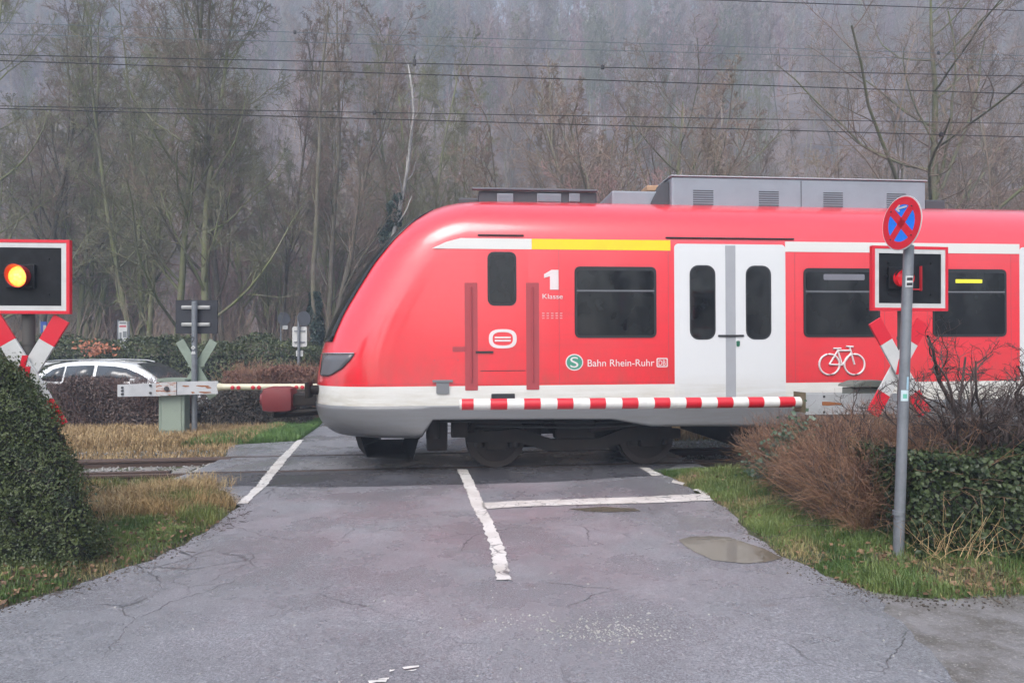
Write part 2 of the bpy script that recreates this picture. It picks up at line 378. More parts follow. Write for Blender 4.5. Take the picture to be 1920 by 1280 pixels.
for i in range(70):
    q = G(1000+rnd.gauss(0, 70), 1158+rnd.gauss(0, 10)); cp.append((q[0], q[1], float(gz(*q))+.002))
for i in range(500):
    q = G(rnd.uniform(1560, 1920), rnd.uniform(1110, 1280)); cp.append((q[0], q[1], float(gz(*q))-.008))
for i in range(160):
    q = G(rnd.uniform(0, 1800), rnd.uniform(930, 1280)); cp.append((q[0], q[1], float(gz(*q))+.001))
ep = []
for i in range(1500):
    a_ = rnd.choice([VL[1:8], VR[1:9]]); j = rnd.randrange(len(a_)-1); f_ = rnd.random(); q = (a_[j][0]*(1-f_)+a_[j+1][0]*f_, a_[j][1]*(1-f_)+a_[j+1][1]*f_)
    q = (q[0]+rnd.gauss(0, .07)+(.04 if a_[0][0] < 0 else -.04), q[1]+rnd.gauss(0, .07)-.03); ep.append((q[0], q[1], float(gz(*q))+.002))
stones('edge_crumbs', ep, np.abs(rng.normal(.005, .004, len(ep)))+.002, 8, plain('crumb_soil', (.06, .048, .038), .9, scale=1.2, dirt=.8, dcol=(.12, .10, .08)))
stones('loose_grit', cp, np.abs(rng.normal(.0045, .003, len(cp)))+.002, 6, plain('grit', (.34, .33, .31), .6, scale=1.2, dirt=.8))

# ---- rails
rust = plain('rail_rust', (.085, .052, .042), .6, .2, .5, 6); polish = plain('rail_top', (.30, .30, .31), .25, .9, .3, 8)
sleeper_m = plain('concrete_sleeper', (.20, .185, .17), .85, dirt=.5)
def rail(u0, u1, v, z, label, top=polish, name='rail', groove=0):
    pts = [(-.07,-.16),(.07,-.16),(.07,-.148),(.012,-.135),(.012,-.045),(.035,-.035),(.035,-.006),(.028,0),(-.028,0),(-.035,-.006),(-.035,-.035),(-.012,-.045),(-.012,-.135),(-.07,-.148)]
    L = u1-u0; M = Matrix.Translation(UV(u0, v, z)) @ Matrix.Rotation(TH, 4, 'Z') @ Matrix.Rotation(-GR, 4, 'Y') @ Matrix(((0,1,0,0),(1,0,0,0),(0,0,1,0),(0,0,0,1)))
    m = MB(); m.prism(pts, 0, L, M=M)
    o = m.build(name, [rust, top])
    for f in o.data.polygons:
        if f.normal.z > .9: f.material_index = 1 if f.center.z > -.3 and max(o.data.vertices[i].co.z-float(gz(o.data.vertices[i].co.x, o.data.vertices[i].co.y)) for i in f.vertices) > z-.01 else 0
    return tag(o, label, 'rail', 'rails of the single track')
rail(-40, 40, -.7525, .004, 'running rail nearest the camera with a bright steel head')
rail(-40, 40, .7525, .004, 'running rail on the far side of the track, under the train')
rail(-14, UC0+.15, .56, .012, 'rusty guard rail beside the far running rail, left of the crossing', rust, 'guard_rail')
rail(-14, UC0-.35, -.55, .012, 'rusty guard rail beside the near running rail, left of the crossing', rust, 'guard_rail')
rail(UC1-.1, 14, .56, .012, 'rusty guard rail beside the far running rail, right of the crossing', rust, 'guard_rail')
rail(UC1-.1, 14, -.55, .012, 'rusty guard rail beside the near running rail, right of the crossing', rust, 'guard_rail')
groove = plain('groove_dark', (.015, .014, .013), .8)  # flat near-black strips stand in for open grooves
for v in (-.7525, .7525):
    s = 1 if v < 0 else -1
    sheet('rail_groove', [uvxy(UC0, v+s*.04), uvxy(UC1, v+s*.04), uvxy(UC1, v+s*.082), uvxy(UC0, v+s*.082)], .002, groove)
sheet('rail_groove', [uvxy(UC0, -.83), uvxy(UC1, -.83), uvxy(UC1, -.795), uvxy(UC0, -.795)], .003, groove)
us = [u for u in np.arange(-16, 16, .62) if u < UC0-.2 or u > UC1+.2]
s0 = None
for u in us:
    if s0 is None:
        m = MB(); m.box(-.13, .13, -1.3, 1.3, -.2, -.02, .02); s0 = m.build('sleeper', sleeper_m); o = s0
    else: o = s0.copy(); COL.objects.link(o)
    o.location = UV(u, 0, -.085); o.rotation_euler = (0, 0, TH); tag(o, 'concrete sleeper bedded in the ballast of the track', 'sleeper', 'sleepers of the track')
# ================================================================== the train
SV = -1.51; Z0, Z1, ZR = 0.985, 1.25, 3.20; RH = 0.86
red = NT('train_red'); co = red.pos('obj')
red.set(Base_Color=red.mix(red.math('MULTIPLY', red.ramp(red.noise(co, 1.2, 5), .4, .7), .25), (.74, .018, .032), (.62, .022, .034)), Roughness=.30, Specular_IOR_Level=.5, Coat_Weight=1.0, Coat_Roughness=.13, Coat_IOR=1.7)
_k = red; _g = _k.noise(_k.pos('obj', (.25, 1, 3)), 2.5, 7, .7)
_s = _k.n('SeparateXYZ'); _k.l(_k.pos('obj'), _s.inputs[0])
_lo = _k.math('MULTIPLY', _k.rng(_s.outputs[2], 1.25, 1.95, .5, 0.0), _k.ramp(_k.noise(_k.pos('obj', (1.5, 1, .6)), 3, 6, .7), .35, .7))
_k.l(_k.mix(_lo, _k.mix(_k.math('MULTIPLY', _k.ramp(_g, .5, .75), .30), (.74, .014, .028), (.48, .03, .035)), (.30, .07, .05)), _k.b.inputs['Base Color'])
_k.bump(_k.noise(_k.pos('obj', (.6, .6, .35)), 1.3, 2), .05, .05)
red = red.m
def grimy(name, col, dc, z0, z1, rough=.4):
    k = NT(name); co = k.pos('obj'); sp = k.n('SeparateXYZ'); k.l(co, sp.inputs[0])
    st = k.noise(k.pos('obj', (.5, 1, 5)), 3, 6, .7)
    f = k.math('MULTIPLY', k.rng(sp.outputs[2], z0, z1, 1.0, 0.0), k.ramp(st, .3, .7))
    k.set(Base_Color=k.mix(f, col, dc), Roughness=rough, Coat_Weight=.2, Coat_Roughness=.2); return k.m
white = grimy('train_white', (.66, .655, .63), (.42, .385, .31), .95, 1.35)
grey = grimy('train_grey', (.16, .165, .175), (.10, .09, .08), .5, 1.1, .45)
door_w = grimy('door_grey_white', (.63, .64, .65), (.45, .42, .36), 1.0, 1.4)
seal = plain('door_seal', (.34, .35, .375), .5)
yellow = plain('stripe_yellow', (.82, .60, .015), .35)
glass = NT('train_glass'); co = glass.pos('obj')
glass.set(Base_Color=glass.mix(glass.ramp(glass.noise(co, 2.2, 3), .4, .65), (.006, .007, .009), (.016, .018, .019)), Roughness=.04, Specular_IOR_Level=.4); glass = glass.m
rubber = plain('rubber', (.014, .015, .018), .5, dirt=.2)
bogie_m = plain('bogie_grime', (.012, .010, .009), .8, dirt=.6, dcol=(.035, .024, .018), spec=.3); wheel_m = plain('wheel_rust', (.035, .026, .022), .6, .3)
roofgrey = plain('roof_grey', (.24, .27, .31), .5, dirt=.3); roofdark = plain('roof_dark', (.05, .055, .065), .6)
decal = plain('decal_white', (.70, .62, .62), .4, dirt=.15); strip_m = plain('handrail_recess', (.36, .05, .06), .4)
train = thing('commuter_train', 'red and white electric commuter train passing the crossing, its sloping nose pointing left', 'train', UV(0, 0, 0), (0, -math.atan(GR), TH))
UEND = 16.0
prof = [UZ(x, y, -.4) for x, y in [(900,376.5),(868,377.5),(830,384),(790,402),(750,430),(715,464),(682,504),(655,547),(628,592),(611,630),(600,665),(594,700),(591,735),(592,760),(599,785),(620,805),(655,816),(700,823)]]
prof = prof[::-1]; pz = np.array([p[1] for p in prof]); pu = np.array([p[0] for p in prof])
ZTOP = ZR+RH
pz[-1] = ZTOP+.01; pz[-2] = min(pz[-2], ZTOP-.005)
def uf(z): return float(np.interp(z, pz, pu))
def ufs(z): return sum(uf(z+d) for d in (-.06, -.03, 0, .03, .06))/5
def hw(z):
    if z <= ZR: w = 1.51
    else: w = 1.51*max(0.0, 1-(min(1, (z-ZR)/RH))**2.3)**(1/2.1)
    return w
NA = 18
def plan(z, L):
    """right half of the outline at height z: centre of the nose to where the side begins"""
    P = []; u0 = ufs(z); w = hw(z); LL = L*(.35+.65*w/1.51)
    for i in range(NA+1):
        a = i/NA*pi/2; P.append((u0+LL*(1-cos(a)**(2/2.35)), -w*sin(a)**(2/2.35)))
    return P
def LN(z): return 1.25 if z > 1 else 1.25
zs = [Z0, 1.02, 1.12, Z1-.001, Z1+.001]+list(np.linspace(1.32, 3.12, 26))+[3.199]+[ZR+RH*sin(t) for t in np.linspace(.06, pi/2-.03, 20)]
V, Fc, mi = [], [], []
for z in zs:
    P = plan(z, LN(z)); P2 = P+[(UEND, -hw(z))]
    ring = [(u, v, z) for u, v in P2]; V += ring+[(u, -v, zz) for u, v, zz in ring[::-1]][:-1]
n = 2*(NA+2)-1
for j in range(len(zs)-1):
    for i in range(n):
        a, b = j*n+i, j*n+(i+1) % n; Fc.append((a, b, b+n, a+n)); mi.append(0 if zs[j] < Z1-.0005 else 1)
me = np_mesh('body', V, Fc, True, mi); b = bmesh.new(); b.from_mesh(me)
b.verts.ensure_lookup_table(); top = [b.verts[(len(zs)-1)*n+i] for i in range(n)]
try: f = b.faces.new(top); f.material_index = 1
except Exception: pass
f = b.faces.new([b.verts[i] for i in range(n)]); f.material_index = 0
bmesh.ops.recalc_face_normals(b, faces=b.faces)
for e in b.edges:
    if len(e.link_faces) == 2 and e.calc_face_angle(0) > radians(40): e.smooth = False
b.to_mesh(me); b.free()
body = link('body', me, [white, red], train)
# grey skirt below the white band, deep under the nose, shallow over the bogie
sk = [(UZ(x, y, SV)) for x, y in [(600,822),(775,823),(792,818),(812,787),(1000,786),(1150,786),(1222,799),(1500,799)]]
def zbot(u): return float(np.interp(u, [p[0] for p in sk], [p[1] for p in sk]))
us_ = [p[0] for p in sk[1:]]+[UEND]
V, Fc = [], []; NT_ = 9
for t in np.linspace(0, 1, NT_):
    row = []
    for i in range(NA+1):
        a = i/NA*pi/2
        u_, v_ = plan(Z0, 1.25)[i]; z = Z0-t*(Z0-zbot(u_)); z = min(z, Z0)
        zz = max(z, pz[0]); LL = 1.25; u0 = ufs(zz); w = 1.505-.10*t**2
        row.append((u0+LL*(1-cos(a)**(2/2.35)), -w*sin(a)**(2/2.35), z))
    for u in us_:
        if u > row[-1][0]+.02: row.append((u, -(1.505-.02*t), Z0-t*(Z0-zbot(u))))
        else: row.append((row[-1][0]+.01, row[-1][1], Z0-t*(Z0-zbot(row[-1][0]))))
    V += row+[(u, -v, z) for u, v, z in row[::-1]][:-1]
m_ = len(V)//NT_
for j in range(NT_-1):
    for i in range(m_-(0)):
        a, b2 = j*m_+i, j*m_+(i+1) % m_
        Fc.append((a, b2, b2+m_, a+m_))
o = link('skirt', np_mesh('skirt', V, Fc, True), grey, train)
so = o.modifiers.new('s', 'SOLIDIFY'); so.thickness = .03; so.offset = 0
m = MB(); m.box(ufs(.9)+1.3, UEND-.1, -1.35, 1.35, .86, Z0-.012); m.box(-1.6, UEND-.1, -.9, .9, .70, .86); m.build('underframe', bogie_m, train)
# windscreen: black glass wrapped over the upper nose, standing a hair proud of the body
zw = [z for z in np.linspace(1.88, 3.83, 22)]
V, Fc = [], []
for z in zw:
    w = hw(z); u0 = ufs(z)-.012; LL = 1.25*(.35+.65*w/1.51); row = []
    for i in range(-10, 11):
        a = i/10*radians(40); s = 1 if a >= 0 else -1
        row.append((u0+LL*(1-cos(a)**(2/2.35)), -s*w*abs(sin(a))**(2/2.35)*1.004, z))
    V += row
for j in range(len(zw)-1):
    for i in range(20): a = j*21+i; Fc.append((a, a+1, a+22, a+21))
o = link('windscreen', np_mesh('windscreen', V, Fc, True), glass, train); so = o.modifiers.new('s', 'SOLIDIFY'); so.thickness = .012; so.offset = 0

def sp(pts, name, mat, d=.006, parent=train, v=SV, holes=None, bev=0):
    """a flat panel standing on the side of the train; pts are (u, z)"""
    m = MB(); m.prism(pts, v-d, v+.004, bev=bev); return m.build(name, mat, parent)
def rp(x0, y0, x1, y1, r=.05, v=SV):
    (u0, za), (u1, zb) = UZ(x0, y0, v), UZ(x1, y1, v); return rrect(u0, u1, zb, za, r)
zt, zb_ = UZ(1100, 449, SV)[1], UZ(1100, 468.5, SV)[1]
u_a, u_b, u_c, u_d = UZ(812, 466, SV)[0], UZ(866, 449, SV)[0], UZ(999, 450, SV)[0], UZ(1259, 450, SV)[0]
sp([(u_a, zb_), (u_c, zb_), (u_c, zt), (u_b, zt), ((u_a+u_b)/2, (zb_+zt)/2+.02)], 'white_stripe', white, .004)
sp([(u_c+.002, zb_), (u_d, zb_), (u_d, zt), (u_c+.002, zt)], 'yellow_stripe', yellow, .004)
ud0, ud1 = UZ(1266, 500, SV)[0], UZ(1474, 500, SV)[0]
# passenger doors
def door_set(u0, u1, first):
    uc = (u0+u1)/2; zt2 = UZ(1370, 458, SV)[1]
    fr = sp(rrect(u0, u1, Z0+.0, zt2, .06), 'door_frame', door_w, .006)
    for s in (-1, 1):
        a, c = (u0+.07, uc-.075) if s < 0 else (uc+.075, u1-.07)
        lf = sp(rrect(a, c, Z0+.03, zt2-.07, .05), 'passenger_door', door_w, .014, bev=.003)
        wc = (a+c)/2+.0*s; w0 = .17
        z0, z1 = UZ(1320, 634, SV)[1], UZ(1320, 500, SV)[1]
        sp(rrect(wc-w0-.02, wc+w0+.02, z0-.02, z1+.02, .13), 'window_seal', rubber, .017, lf)
        sp(rrect(wc-w0, wc+w0, z0, z1, .12), 'window', glass, .020, lf)
        if s > 0: sp(rrect(uc+.08, uc+.13, 1.78, 1.86, .015), 'door_button', plain('button_green', (.02, .12, .07), .4, dirt=0), .024, lf)
    sl = sp([(uc-.075, Z0+.01), (uc+.075, Z0+.01), (uc+.075, zt2-.02), (uc-.075, zt2-.02)], 'door_seal', seal, .011)
    sp(rrect(uc-.19, uc+.19, 1.92, 1.945, .01), 'handle', rubber, .03)
door_set(ud0, ud1, True)
ud2 = UZ(1913, 500, SV)[0]; door_set(ud2, ud2+ud1-ud0, False)
sp([(ud1, zb_), (ud2, zb_), (ud2, zt), (ud1, zt)], 'white_stripe', white, .004)
ud3 = ud2+ud1-ud0; sp([(ud3, zb_), (UEND-.05, zb_), (UEND-.05, zt), (ud3, zt)], 'white_stripe', white, .004)
# windows
ZWB, ZWT = UZ(1150, 633, SV)[1], UZ(1150, 500, SV)[1]
def side_window(u0, u1):
    fr = sp(rrect(u0, u1, ZWB, ZWT, .075), 'window', rubber, .010)
    zd = ZWT-.34
    sp(rrect(u0+.035, u1-.035, ZWB+.035, zd-.02, .04), 'pane', glass, .013, fr)
    sp(rrect(u0+.035, u1-.035, zd+.02, ZWT-.055, .04), 'pane', glass, .013, fr)
    sp([(u0+.03, zd-.004), (u1-.03, zd-.004), (u1-.03, zd+.008), (u0+.03, zd+.008)], 'window_bar', plain('bar_grey', (.22, .23, .25), .4, dirt=0), .014, fr)
    return fr
def ux(px): return UZ(px, 560, SV)[0]
side_window(ux(1079), ux(1232))
w2 = side_window(ux(1508), ux(1651)); w3 = side_window(ux(1750), ux(1888))
for k_ in range(3): side_window(ud3+.35+k_*1.9, ud3+1.75+k_*1.9)
sp(rrect(ux(1545), ux(1622), 2.735, 2.82, .02), 'notice_strip', plain('notice', (.17, .17, .20), .5, dirt=.3), .014, w2)
sp(rrect(ux(1792), ux(1842), 2.70, 2.755, .01), 'destination_display', plain('display_yellow', (.35, .33, .02), .4, dirt=0, emis=(.9, .8, .05), es=.35), .015, w3)
# driver's cab door: window, recessed hand-rail strips, body joints
sp(rrect(UZ(894, 470, SV)[0]+.0, UZ(992, 470, SV)[0], Z1+.01, UZ(930, 470, SV)[1]+.01, .04), 'cab_door', red, .005, bev=.002)
cd = sp(rp(916, 472, 970, 573, .09), 'cab_window', rubber, .010); sp(rp(920, 477, 966, 568, .07), 'pane', glass, .013, cd)
for x in (873, 988):
    u0 = UZ(x, 600, SV)[0]; u1 = UZ(x+24, 600, SV)[0]; z1 = UZ(x, 530, SV)[1]
    h = sp(rrect(u0, u1, Z1-.06, z1, .01), 'handrail_recess', strip_m, .006)
    m = MB(); m.cyl(((u0+u1)/2, SV-.02, Z1+.05), ((u0+u1)/2, SV-.02, z1-.06), .012, n=8); m.build('handrail', strip_m, h)
sp(rrect(ux(893), ux(926), UZ(900, 662, SV)[1], UZ(900, 658, SV)[1], .003), 'door_handle', rubber, .02)
sp([(ux(902), 1.452), (ux(986), 1.452), (ux(986), 1.462), (ux(902), 1.462)], 'panel_joint', rubber, .0065)
sp(rp(819, 714, 843, 738, .02), 'socket_box', grey, .02); sp(rp(812, 712, 850, 716, .004), 'socket_lid', grey, .03)
sp(rp(922, 738, 966, 749, .01), 'step_slot', rubber, .008)
sp(rp(850, 650, 876, 659, .005), 'door_plate', strip_m, .006)
# seams of the body shell and a few hatches
m = MB()
for px in (880, 1050, 1255, 1492, 1660, 1740, 1897):
    if px == 880: continue
    u_ = ux(px); m.box(u_-.003, u_+.003, SV-.0012, SV+.002, Z1+.01, zb_-.01)
m.box(ux(660), UEND-.1, SV-.0012, SV+.002, Z1+.028, Z1+.033); m.build('shell_seam', strip_m, train)
for px, w_ in ((690, .34), (735, .3)):
    u_ = ux(px); m = MB(); m.ring(rrect(u_, u_+w_, 1.62, 2.05, .03), rrect(u_+.006, u_+w_-.006, 1.626, 2.044, .025), SV-.0012, SV+.002) if u_ > ufs(1.9)+1.3 else m.box(u_+.9, u_+.91, SV-.001, SV+.001, 1.6, 1.62); m.build('hatch', strip_m, train)
# roof drip slots
for x0, x1, y in ((898, 984, 441), (1250, 1490, 446)):
    (u0, z), (u1, _) = UZ(x0, y, SV+.01), UZ(x1, y, SV+.01); m = MB(); m.box(u0, u1, SV-.015, SV+.10, z-.008, z+.012, .004); m.build('roof_drip_rail', rubber, train)
# writing and marks on the side
def decal_text(body_, px, py, hpx, mat=decal, v=SV-.007, name='lettering', w=None, space=1.0, xs=1.0):
    me = text_mesh(body_, 1.0, .0, space); co_ = np.zeros(len(me.vertices)*3, np.float32); me.vertices.foreach_get('co', co_); co_ = co_.reshape(-1, 3)
    lo, hi = co_.min(0), co_.max(0); u0, z0 = UZ(px, py, v); _, z1 = UZ(px, py-hpx, v); s = (z1-z0)/(hi[1]-lo[1])
    sx = s*xs if w is None else (UZ(px+w, py, v)[0]-u0)/(hi[0]-lo[0])
    new = np.stack([u0+(co_[:, 0]-lo[0])*sx, np.full(len(co_), v), z0+(co_[:, 1]-lo[1])*s], 1); me.vertices.foreach_set('co', new.astype(np.float32).ravel()); me.update()
    return link(name, me, mat, train)
sp([(UZ(x, y, SV)[0], UZ(x, y, SV)[1]) for x, y in ((1033,543),(1049,543),(1049,506),(1036,506),(1022,514),(1022,521),(1033,518))], 'class_number', decal, .006)
decal_text('Klasse', 1019, 560, 9, w=38)
for y in (588, 592.5, 597): decal_text('= = = = =', 1018, y, 1.6, w=38, name='small_print')
decal_text('Bahn Rhein-Ruhr', 1103, 687, 13, w=125)
gr = plain('logo_green', (.05, .25, .17), .4, dirt=0)
def disc_pts(px, py, rx, ry, n=28, p=2.0):
    (uc, zc) = UZ(px, py, SV); ru = UZ(px+rx, py, SV)[0]-uc; rz = zc-UZ(px, py+ry, SV)[1]
    sg = lambda t: (1 if t >= 0 else -1)
    return [(uc+ru*sg(cos(a))*abs(cos(a))**(2/p), zc+rz*sg(sin(a))*abs(sin(a))**(2/p)) for a in [2*pi*i/n for i in range(n)]]
sp(disc_pts(1078, 679, 16.5, 15.5), 'line_roundel', decal, .006); sp(disc_pts(1078, 679, 14.5, 13.5), 'line_roundel', gr, .007)
decal_text('S', 1070.5, 689, 20, v=SV-.0085, w=15)
m = MB(); (ua, za), (ub, zb2) = UZ(1232, 671, SV), UZ(1253, 688, SV)
m.ring(rrect(ua, ub, zb2, za, .02), rrect(ua+.015, ub-.015, zb2+.015, za-.015, .01), SV-.006, SV+.002); m.build('operator_logo', decal, train)
decal_text('DB', 1236, 685, 10, w=13)
# rounded emblem on the cab door
m = MB(); m.ring(disc_pts(944, 635, 26, 18, p=2.8), disc_pts(944, 635, 19, 12.5, p=2.8), SV-.010, SV+.002)
for y in (631, 637): (ua, za), (ub, zb2) = UZ(929, y, SV), UZ(959, y+3, SV); m.box(ua, ub, SV-.010, SV, zb2, za)
m.build('door_emblem', decal, train)
# bicycle symbol
def cpt(px, py, v=SV-.009): u_, z_ = UZ(px, py, v); return (u_, v, z_)
m = MB()
for cx in (1556, 1603):
    m.tube([cpt(cx+19*cos(a), 683+19.5*sin(a)) for a in [i*2*pi/24 for i in range(25)]], .014, 6)
for a_, b_ in (((1556,683),(1572,657)), ((1572,657),(1597,657)), ((1572,657),(1580,684)), ((1580,684),(1598,660)), ((1556,683),(1580,684)), ((1603,683),(1594,650)), ((1587,649),(1601,650)), ((1563,653),(1578,653)), ((1572,657),(1570,652))):
    m.tube([cpt(*a_), cpt(*b_)], .013, 6)
m.build('bicycle_symbol', decal, train)
# thin scuffed notice marks on the doors, tiny numbers in the yellow band
decal_text('No. 2 - 2 - 2', 1285, 697, 4, mat=seal, v=SV-.018, w=55, name='small_print') if False else None
# headlights and coupler
head = plain('lamp_glass', (.10, .10, .11), .08, dirt=.2); chrome = plain('chrome', (.7, .7, .7), .2, .9)
for s in (-1, 1):
    pts = []
    for z, a0, a1 in ((1.70, 30, 66), (1.60, 30, 63), (1.50, 31, 58), (1.42, 32, 50), (1.39, 34, 44)):
        row = []
        for i in range(9):
            a = radians(a0+(a1-a0)*i/8); w = hw(z); u0 = ufs(z)-.014; row.append((u0+1.25*(1-cos(a)**(2/2.35)), s*w*sin(a)**(2/2.35)*1.006, z))
        pts.append(row)
    V = [p for r_ in pts for p in r_]; Fc = [(j*9+i, j*9+i+1, j*9+i+10, j*9+i+9) for j in range(4) for i in range(8)]
    hl = link('headlight', np_mesh('headlight', V, Fc, True), head, train); so = hl.modifiers.new('s', 'SOLIDIFY'); so.thickness = .014; so.offset = 0
    m = MB(); m.tube([(p[0]-.005, p[1]*1.003, p[2]+.01) for p in pts[0]], .010, 6); m.build('trim', chrome, hl)
coup = plain('coupler_red', (.17, .022, .025), .55, dirt=.4); cz = UZ(560, 748, 0)[1]; u0 = ufs(1.0)
uh = UZ(528, 748, 0)[0]
m = MB(); m.box(uh-.26, uh+.22, -.24, .24, cz-.19, cz+.20, .11); m.cyl((uh-.30, 0, cz), (uh-.1, 0, cz), .10, .16); m.build('coupler_cover', coup, train, 40)
m = MB(); m.box(uh+.15, u0+.35, -.15, .15, cz-.10, cz+.09, .03); m.cyl((uh+.1, .12, cz-.2), (u0+.3, .12, cz-.15), .035); m.cyl((uh+.1, -.12, cz-.2), (u0+.3, -.12, cz-.15), .035); m.cyl((uh-.1, 0, cz-.24), (u0+.3, 0, cz-.18), .05); m.build('coupler', bogie_m, train)
for s in (-1, 1):
    m = MB(); m.cyl((uf(1.3)+.15, s*.75, 1.18), (uf(1.3)-.02, s*.75, 1.18), .07); m.box(uf(1.3)-.06, uf(1.3)-.0, s*.75-.17, s*.75+.17, 1.06, 1.30, .03); m.build('buffer', bogie_m, train)
# guard plate below the nose
m = MB(); ua, ub = UZ(690, 850, -.9)[0], UZ(770, 850, -.9)[0]
b = bmesh.new(); pts = [(ua, -1.0, .22), (ub+.05, -1.15, .20), (ub+.15, -1.2, .56), (ua-.1, -1.05, .56)]
vs = [b.verts.new(p) for p in pts]+[b.verts.new((p[0]-.25, 0, p[2])) for p in pts]+[b.verts.new((p[0], -p[1], p[2])) for p in pts]
for k0 in (0, 4):
    for i in range(4): j = (i+1) % 4; b.faces.new((vs[k0+i], vs[k0+j], vs[k0+4+j], vs[k0+4+i]))
bmesh.ops.recalc_face_normals(b, faces=b.faces); m.add(b); m.build('rail_guard', bogie_m, train)
# bogies
def bogie(uc, wb, name='bogie'):
    fr = MB()
    for s in (-1, 1):
        fr.prism([(uc-wb/2-.45, .42), (uc-wb/2-.45, .56), (uc-wb/2+.35, .60), (uc-.35, .44), (uc+.35, .44), (uc+wb/2-.35, .60), (uc+wb/2+.45, .56), (uc+wb/2+.45, .42), (uc+wb/2-.3, .40), (uc+.4, .27), (uc-.4, .27), (uc-wb/2+.3, .40)], s*1.02-.06, s*1.02+.06, bev=.01)
        fr.box(uc-.3, uc+.3, s*.98-.14, s*.98+.14, .44, .78, .04)
        fr.cyl((uc+.2, s*1.12, .58), (uc+wb/2+.15, s*1.12, .72), .05)
    fr.box(uc-.18, uc+.18, -1.0, 1.0, .40, .66, .02)
    for e in (-1, 1): fr.box(uc+e*.62-.2, uc+e*.62+.2, -.55, .55, .25, .62, .05)
    f = fr.build(name, bogie_m, train)
    for e in (-1, 1):
        x = uc+e*wb/2
        for s in (-1, 1):
            w = MB(); w.cyl((x, s*.69, .425), (x, s*.82, .425), .425, .42, 40); w.cyl((x, s*.665, .425), (x, s*.70, .425), .452, .445, 40)
            w.cyl((x, s*.82, .425), (x, s*.835, .425), .33, .30, 32); w.cyl((x, s*.83, .425), (x, s*.93, .425), .12, .11, 20); w.build('wheel', wheel_m, f, 30)
            a = MB(); a.box(x-.16, x+.16, s*.98-.08, s*.98+.1, .29, .56, .04)
            for t in (-1, 1): a.cyl((x+t*.26, s*1.0, .33), (x+t*.26, s*1.0, .60), .075, n=14)
            a.build('axle_box', bogie_m, f, 30)
        ax = MB(); ax.cyl((x, -.7, .425), (x, .7, .425), .09); ax.build('axle', wheel_m, f)
bu0, bu1 = UZ(930, 840, -.82)[0], UZ(1212, 840, -.82)[0]
bogie((bu0+bu1)/2, bu1-bu0); bogie(13.2, bu1-bu0)
m = MB(); a = UZ(1372, 830, -1)[0]; m.box(a, a+1.7, -1.3, 1.3, .28, .80, .05); m.build('equipment_box', bogie_m, train)
m = MB(); m.box(a+1.9, a+3.9, -1.3, 1.3, .33, .80, .05); m.build('equipment_box', bogie_m, train)
m = MB(); b0 = UZ(800, 800, -1)[0]
m.box(b0, b0+.3, -1.1, 1.1, .30, .80, .04); m.cyl((b0+.1, -1.2, .5), (b0+.1, -1.2, .8), .1); m.box(b0+.35, b0+.6, -1.2, -.9, .5, .8, .03); m.build('sand_box', bogie_m, train)
# brake pipes, cables and springs on the near side, ventilation grilles on the roof
for x0, x1, z in ((b0+.2, bu1+1.2, .74), (b0+.7, bu1+.3, .67)):
    m = MB(); m.tube([(x0, -1.22, z), ((x0+x1)/2, -1.24, z-.05), (x1, -1.22, z)], .016, 6); m.build('pipe', rubber, train)
# roof equipment
def RV(px, py, v): u_, z_ = UZ(px, py, v); return u_, z_
v0 = -.62
def roofbox(x0, y0, x1, y1, name, mat, va=-.62, vb=.62, bev=.03, zb=None):
    (ua, za) = UZ(x0, y0, va); (ub, _) = UZ(x1, y0, va); m = MB(); m.box(ua, ub, va, vb, zb or ZR+.62, za, bev); return m.build(name, mat, train)
big = roofbox(1262, 331, 1738, 388, 'roof_unit', roofgrey, -.80, .80)
zt_ = UZ(1262, 331, -.8)[1]; ua, ub = UZ(1262, 331, -.8)[0], UZ(1738, 331, -.8)[0]
m = MB(); m.box(ua-.02, ub+.02, -.82, .82, zt_+.002, zt_+.02, .006); m.build('lid', plain('lid_grey', (.40, .42, .46), .4), big)
m = MB(); m.box(ua+.02, ub-.02, -.815, -.802, ZR+.60, ZR+.70); m.box((ua+ub)/2-.005, (ua+ub)/2+.005, -.806, -.801, ZR+.72, zt_-.03); m.box(ua+.03, ub+.1, -.5, .5, ZR+.7, ZR+.84); m.build('seam', roofdark, big)
for g0 in np.linspace(.12, .88, 4):
    xg = ua+(ub-ua)*g0; m = MB()
    for t_ in range(7): m.box(xg-.16, xg+.16, -.806, -.8015, ZR+.76+t_*.035, ZR+.772+t_*.035)
    m.build('grille', roofdark, big)
m = MB(); m.tube([(ua-.9, -.75, ZR+.70), (ua-.4, -.78, ZR+.74), (ua+.1, -.78, ZR+.70)], .018, 6); m.build('cable', roofdark, train)
m = MB(); x = UZ(1215, 350, -.7)[0]; m.prism([(x, ZR+.65), (ua-.01, ZR+.65), (ua-.01, zt_-.05), (ua-.12, zt_-.08)], -.7, .7); m.build('end_cap', roofdark, train)
lo = roofbox(900, 357, 1122, 376, 'roof_frame', roofdark, -.6, .6)
(ua, za), (ub, _) = UZ(888, 353.5, -.62), UZ(1122, 353.5, -.62); m = MB(); m.box(ua, ub, -.66, -.58, za-.02, za+.012, .008); m.box(ua, ub, .58, .66, za-.02, za+.012, .008); m.build('rail', plain('roof_rail', (.10, .11, .13), .5), lo)
for i, x in enumerate((935, 1010, 1070)):
    (ua, za), (ub, _) = UZ(x, 361, -.63), UZ(x+(30, 45, 20)[i], 361, -.63); m = MB(); m.box(ua, ub, -.63, -.601, za-.14, za-.01, .008)
    for t in range(5): m.box(ua+.01, ub-.01, -.636, -.631, za-.125+t*.022, za-.116+t*.022)
    m.build('vent', roofgrey, lo)
roofbox(1150, 357, 1240, 380, 'roof_unit', roofgrey, -.6, .6); roofbox(862, 370, 905, 378, 'horn', roofdark, -.35, .35)
